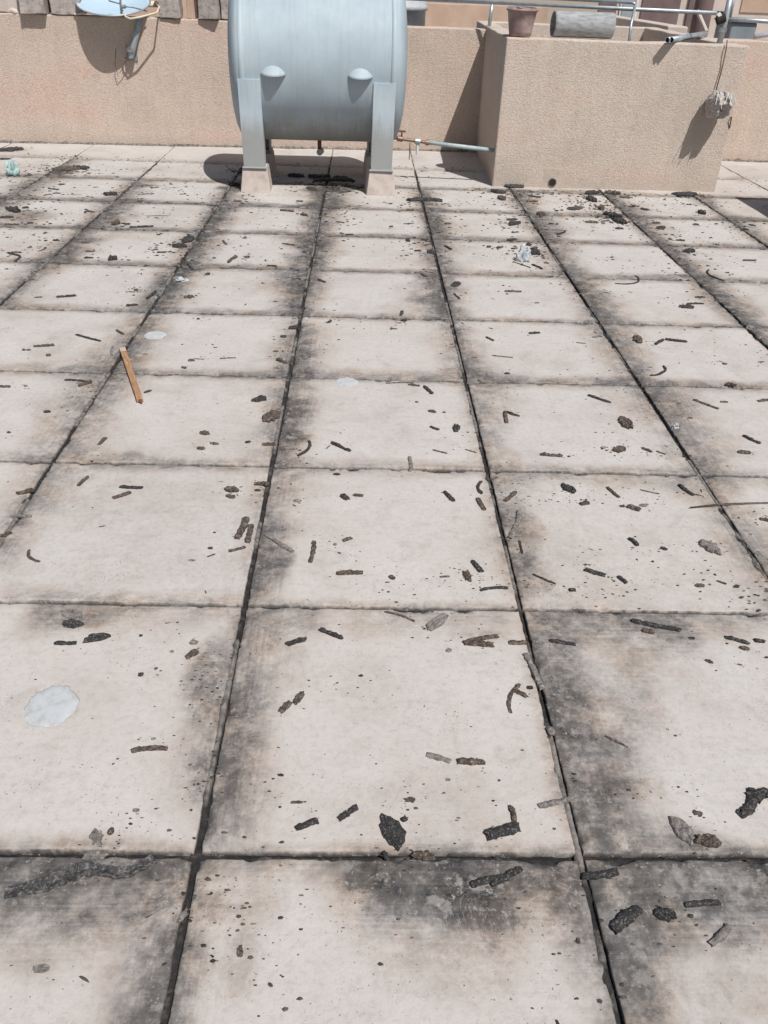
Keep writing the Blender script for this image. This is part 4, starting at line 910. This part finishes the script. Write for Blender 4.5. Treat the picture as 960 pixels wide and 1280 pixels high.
for k, item in enumerate(x for ln in DEB.strip().split("\n") for x in ln.split(";") if x.strip()):
    f = item.split(); px, py, ln, an = map(float, f[:4]); kind, tone = f[4], f[5]; ex = float(f[6]) if len(f) > 6 else None
    c = ground(px, py); dist = float(np.dot(c-CAM, FF)); ppm = FPX/dist
    dx, dy = .5*ln*math.cos(RAD(an)), .5*ln*math.sin(RAD(an))
    near_h = 0.0
    a, b = ground(px-dx, py-dy), ground(px+dx, py+dy); v = b-a
    Lw = float(np.hypot(v[0], v[1])); head = math.atan2(v[1], v[0])
    far = py < 420
    cap = .16 if not far else .12
    if far and Lw > ln/ppm*1.7: Lw = ln/ppm*1.7           # at a flat view part of the height seen is the piece's own thickness
    seed = k*3.37
    if kind in 'stca':
        W = {'s': .0140, 't': .0065, 'c': .0105 if py < 950 else .020, 'a': .055}[kind]*rd_.uniform(.85, 1.2)
        if kind == 's' and ex: W *= ex
        if far: W *= 1.0
        H = W*rd_.uniform(.50, .78) if kind != 'a' else .022
        bm = stick_mesh(max(Lw, W*1.2), W, H, seed, (ex or 0) if kind in 'ca' else rd_.uniform(-16, 16))
    elif kind == 'f':
        W = Lw*rd_.uniform(.38, .58) if ln > 14 else Lw*rd_.uniform(.45, .7); H = min(.010, W*.34)
        bm = flake_mesh(Lw, W, H, seed)
    elif kind == 'k':
        W = Lw*rd_.uniform(.42, .62); H = min(.014, W*.40)*(1.7 if far else 1.0)
        bm = flake_mesh(Lw, W, H, seed, .48, 26)
    else:
        Lw *= .85; W = Lw*rd_.uniform(.5, .85); H = W*.7
        bm = pebble_mesh(Lw, W, H, seed)
    pieces.append(dict(px=px, py=py, x=float(c[0]), y=float(c[1]), head=head, L=Lw, kind=kind, tone=tone, bm=bm))
FORM = {'s': ("filler_stick", "filler stick"), 't': ("filler_strip", "thin filler strip"), 'c': ("filler_strip", "curved filler strip"), 'a': ("tar_lump", "arched tar lump"), 'f': ("filler_flake", "flat filler flake"), 'k': ("filler_clump", "ragged filler clump"), 'p': ("filler_crumb", "round filler crumb")}
HERO = {(187, 937): "curved brown filler piece with pale ends alone between white patch and joint", (490, 1040): "big flat black flake lying slantwise just before the second joint row, middle slab",
 (697, 1003): "grey stick lying across the joint like a bridge", (782, 1150): "thick black filler stick beside the joint in the front slab row", (936, 1006): "longer curled black filler strip at the photo's edge in the second slab row",
 (629, 1040): "thick black stick touching a short brown stick to form an L shape", (641, 1018): "short brown stick standing off the end of the thick black stick", (820, 783): "long black stick lying just before the second cross joint, beside the brown stick",
 (121, 798): "big ragged black flake behind the white plaster patch", (852, 1038): "large grey flake next to the curled black strip, second slab row", (790, 352): "hook shaped black strip lying before the shaft wall",
 (412, 226): "arched black tar lump in the shade under the tank", (531, 251): "arched black tar lump where a joint ends in sunlight beside the tank", (667, 840): "long grey splinter lying along the joint edge", (770, 927): "thin brown stick lying slantwise on the dark stain",
 (645, 656): "long grey stick leaning towards the joint beside a dark stain", (303, 661): "thick brown stick lying beside the joint in the third slab row", (349, 680): "grey stick with a split end starting at the joint", (391, 690): "brown stick lying upright in the photo beside the split grey stick",
 (612, 1101): "black stick of a crossed pair on the dark smear, the longer one", (633, 1096): "black stick of a crossed pair on the dark smear, the steeper one", (750, 1094): "black stick leaning over the joint just before the joint crossing",
 (120, 1070): "grey lump of filler plugging the front cross joint beside the bark-like strip", (185, 490): "small black flake beside the tip of the orange wood strip"}
rows = {}
for q in pieces:
    q['row'] = max(-1, min(9, math.floor(q['y']/T)))
    big = q['L']*(1.0)
    q['size'] = ("tiny " if big < .035 else "small " if big < .06 else "" if big < .10 else "long ")
    q['desc'] = f"{q['size']}{TONE[q['tone']][1]} {FORM[q['kind']][1]}"
    rows.setdefault((q['row'], q['desc']), []).append(q)
for (r, d), lst in rows.items():
    lst.sort(key=lambda q: q['px']); m = len(lst)
    for i, q in enumerate(lst):
        q['label'] = f"{d}, {ROWN[r]} slab row from front" + (f", {ORD[i+1] if i < 20 else i+1} of {m} from left" if m > 1 else ", the only such piece")
for q in pieces:
    q['label'] = HERO.get((int(q['px']), int(q['py'])), q['label'])
    o = obj(FORM[q['kind']][0], q['bm'], MAT[TONE[q['tone']][0]], smooth=q['kind'] == 'p', loc=(q['x'], q['y'], -.0008)); o.rotation_euler = (0, 0, q['head'])
    md = o.modifiers.new("split", 'EDGE_SPLIT') if False else None
    tag(o, q['label'], "filler piece", FORM[q['kind']][1].replace("flat ", "").replace("ragged ", "").replace("round ", "") + "s scattered on the roof")

# long bark-like strip of torn membrane in the front row
path = [(6, 1118), (30, 1112), (60, 1106), (82, 1094), (100, 1089), (118, 1087), (135, 1090), (150, 1093), (165, 1090), (180, 1082), (196, 1072)]
bm = bmesh.new(); rws = []
o_ = ground(100, 1089)
fine_ = []
for i in range(len(path)-1):
    for s in range(5): fine_.append((path[i][0]+(path[i+1][0]-path[i][0])*s/5, path[i][1]+(path[i+1][1]-path[i][1])*s/5))
for i, (px, py) in enumerate(fine_):
    p = Vector(ground(px, py)-o_); q = Vector(ground(*fine_[min(i+1, len(fine_)-1)])-ground(*fine_[max(i-1, 0)])); q.normalize(); s = Vector((-q.y, q.x, 0))
    wd = .012*(1+.5*mnoise.noise(Vector((i*.25, 3, 0)))+.3*mnoise.noise(Vector((i*.9, 1, 0))))*(1.5 if 5 < i < 26 else 1.0); lf = .0025+.0025*mnoise.noise(Vector((i*.2, 8, 0)))
    rws.append([bm.verts.new(p+s*(u*wd)+Vector((0, 0, max(0, h*lf*2+.0025*mnoise.noise(Vector((i*.5, u*3, 5))))))) for u, h in ((-1, .0), (-.95, .95), (-.75, 1.15), (.1, .35), (.85, .9), (1, .7), (.95, 0))])
for a, b in zip(rws, rws[1:]):
    for k in range(6): bm.faces.new((a[k], a[k+1], b[k+1], b[k]))
tag(obj("membrane_strip", bm, MAT['membrane'], smooth=False, loc=(o_[0], o_[1], .001)), "long torn grey bark-like strip curling across the dark smear in front", "torn strip")

# orange wood strip
a, b = Vector(ground(154, 441)), Vector(ground(175.5, 504)); d = b-a; L = d.length
ws = thing("wood_strip", (a+b)/2, "orange brown wooden strip lying across a joint on the slabs", "wood strip", rz=math.atan2(d.y, d.x))
bm = box_bm(-L/2+.03, L/2, -.0135, .0135, .004, .022); bmesh.ops.subdivide_edges(bm, edges=[e for e in bm.edges if e.calc_length() > .1], cuts=10, use_grid_fill=True); roughen(bm, .0018, 18)
obj("strip", bm, MAT['orange_wood'], ws, bevel=.0015)
obj("sawn_end", roughen(box_bm(-L/2-.012, -L/2+.03, -.014, .014, .004, .024), .001, 30), MAT['pale_wood'], ws, bevel=.002)
obj("broken_tip", tube_bm([(L/2-.004, 0, .012), (L/2+.018, .004, .009)], [.009, .003], 7), MAT['rust'], ws)

# round patches of white plaster
def patch(px, py, wpx, hpx, label, seed):
    c = ground(px, py); Lx = wpx*float(np.dot(c-CAM, FF))/FPX; Ly = float(np.linalg.norm(ground(px, py-hpx/2)-ground(px, py+hpx/2)))
    bm = flake_mesh(Lx, Ly, .0022, seed, .15, 64, ((1.0, 0.0), (.97, .25), (.90, .60), (.75, .95), (.3, 1.0)))
    tag(obj("plaster_patch", bm, MAT['plaster_white'], smooth=True, loc=(c[0], c[1], .0008)), label, "plaster patch", "white plaster patches on the slabs")
patch(64, 883, 64, 50, "large round white plaster patch on the second slab row", 3.1)
patch(433, 478, 28, 13, "small white plaster blob beside the cross joint behind the middle slab", 5.7)
patch(194, 419, 28, 10, "small white plaster blob near the upper end of the orange wood strip", 8.2)
# scraps of crumpled plastic
def scrap(px, py, L, mat, label, seed, h=.05):
    c = ground(px, py); bm = bmesh.new(); bmesh.ops.create_icosphere(bm, subdivisions=3, radius=.5)
    for v in bm.verts:
        k = 1+.9*mnoise.noise(v.co*3.4+Vector((seed, 0, 0))); v.co = Vector((v.co.x*L*k, v.co.y*L*.8*k, max(0, v.co.z+.25)*h*2*k))
    tag(obj("plastic_scrap", bm, MAT[mat], loc=(c[0], c[1], 0)), label, "plastic scrap")
scrap(17, 219, .095, 'teal_plastic', "pale teal crumpled plastic scrap on the far slabs by the photo edge", 2.0, .07)
scrap(653, 326, .075, 'white_plastic', "white crumpled plastic scrap among black crumbs before the shaft wall", 4.0, .05)
scrap(844, 535, .025, 'white_plastic', "tiny white plastic chip lying in the joint of the fourth slab row", 6.0, .012)
scrap(228, 351, .06, 'white_plastic', "thin whitish plastic shred lying across the joint near the wood strip", 9.0, .012)
# long bare twig
tw = tube_bm([Vector(ground(862, 636))+Vector((0, 0, .006)), Vector(ground(900, 633))+Vector((0, 0, .010)), Vector(ground(935, 630.5))+Vector((0, 0, .006)), Vector(ground(985, 629))+Vector((0, 0, .005))], [.0022, .0026, .0022, .0018], 6)
tag(obj("twig", tw, MAT['brown'], smooth=True), "long thin brown twig lying over the joint at the photo's edge", "twig")

# fine crumbs nobody could count
def crumbs():
    g = np.random.default_rng(5); P = []; SL = []
    def add(n, xs, ys, s0, s1): P.extend(zip(xs, ys, (s0+(s1-s0)*g.random(n)**2.2)*np.where(np.asarray(ys) > 3.6, 1.55, 1.0)))
    n = 5200; add(n, g.uniform(-3.6, 4.6, n), g.uniform(-.9, 7.4, n), .0011, .0060)
    for (x, y, q) in [(p_['x'], p_['y'], p_) for p_ in pieces]:
        n = 7 if q['kind'] != 'k' else 26; sp = max(.03, q['L']*.7); add(n, g.normal(x, sp, n), g.normal(y, sp, n), .0016, .0060 if y < 3.4 else .0105)
    n = 2600; ys = 2.6+4.8*g.random(n)**.8; add(n, g.uniform(-3.6, 4.6, n), ys, .0018, .0080)
    for _ in range(170):                                   # drifts along the joints
        i = g.integers(-4, 6); y0 = g.uniform(-.7, 7.3); n = int(g.integers(8, 34)); add(n, i*T+g.normal(0, .05)+g.normal(0, .045, n), y0+g.normal(0, .07, n), .0014, .0085)
    for _ in range(420):                                   # short broken slivers
        i = g.integers(-4, 6); SL.append((i*T+g.normal(0, .16), g.uniform(-.8, 7.3) if g.random() < .35 else g.uniform(2.6, 7.4), g.uniform(.008, .022)))
    for i in range(-4, 6):
        n = 190; ys = g.uniform(-.9, 7.3, n); add(n, i*T+g.normal(0, .06, n), ys, .0014, .0068)
    for (px, py, sx_, sy_, n) in [(257, 840, .035, .09, 150), (250, 965, .03, .08, 80), (565, 795, .06, .05, 70), (140, 1040, .06, .03, 50), (700, 735, .25, .04, 120), (720, 625, .2, .02, 70), (640, 240, .22, .08, 160), (745, 255, .14, .2, 160), (770, 275, .1, .1, 90), (90, 215, .2, .12, 150), (40, 245, .3, .25, 200), (412, 235, .2, .12, 160), (425, 270, .08, .2, 80), (200, 240, .2, .15, 90), (860, 250, .2, .12, 100), (930, 285, .2, .25, 90), (640, 275, .12, .2, 120), (690, 300, .15, .2, 90), (560, 290, .15, .3, 100), (30, 300, .2, .3, 100), (230, 305, .12, .2, 90), (850, 300, .15, .25, 90), (130, 240, .2, .2, 90), (412, 232, .15, .08, 120), (531, 255, .15, .06, 80), (655, 315, .08, .12, 60), (380, 330, .1, .3, 80), (300, 1150, .1, .05, 60), (520, 310, .1, .2, 60), (285, 250, .15, .15, 80)]:
        c = ground(px, py); add(n, g.normal(c[0], sx_, n), g.normal(c[1], sy_, n), .0015, .0062 if py > 420 else .012)
    base = np.array([(1, 0, 0), (.3, .9, 0), (-.8, .6, 0), (-.8, -.6, 0), (.3, -.95, 0), (.5, .25, .75), (-.35, .3, .85), (-.2, -.45, .7)]); fc = np.array([(0, 1, 5), (1, 6, 5), (1, 2, 6), (2, 3, 6), (3, 7, 6), (3, 4, 7), (4, 0, 5), (4, 5, 7), (5, 6, 7)])
    V = []; F = []
    for k, (x, y, s) in enumerate(P):
        if 1.42 < x < 3.5 and y > 6.56: continue
        a = g.uniform(0, 6.28); R2 = np.array([[math.cos(a), -math.sin(a), 0], [math.sin(a), math.cos(a), 0], [0, 0, 1]])
        q = (base*g.uniform(.65, 1.25, (8, 1))) @ R2.T * np.array([s*1.15, s*g.uniform(.3, .9), s*.55]); V.append(q+np.array([x, y, -.0006])); F.append(fc+8*(len(V)-1))
    for (x, y, L) in SL:
        if 1.42 < x < 3.5 and y > 6.56: continue
        a = g.normal(0, .9); R2 = np.array([[math.cos(a), -math.sin(a), 0], [math.sin(a), math.cos(a), 0], [0, 0, 1]]); wq = L*g.uniform(.16, .34)
        q = (base*g.uniform(.7, 1.2, (8, 1))*np.array([L, wq, wq*.9])) @ R2.T; V.append(q+np.array([x, y, -.0006])); F.append(fc+8*(len(V)-1))
    V = np.concatenate(V); F = np.concatenate(F)
    me = bpy.data.meshes.new("fine_crumbs"); me.vertices.add(len(V)); me.vertices.foreach_set("co", V.astype(np.float32).ravel())
    me.loops.add(F.size); me.loops.foreach_set("vertex_index", F.astype(np.int32).ravel()); me.polygons.add(len(F)); me.polygons.foreach_set("loop_start", (np.arange(len(F))*3).astype(np.int32)); me.update(calc_edges=True)
    me.materials.append(MAT['crumb']); o = link(bpy.data.objects.new("fine_crumbs", me)); o['kind'] = 'stuff'
    o['label'] = "fine dark crumbs of dry filler strewn over the slabs"
MAT['crumb'] = mottled("crumbs", [(0.022, 0.02, 0.019), (0.06, 0.05, 0.043), (0.17, 0.145, 0.125)], 17, 0.9, bstr=0, detail=2)
crumbs()
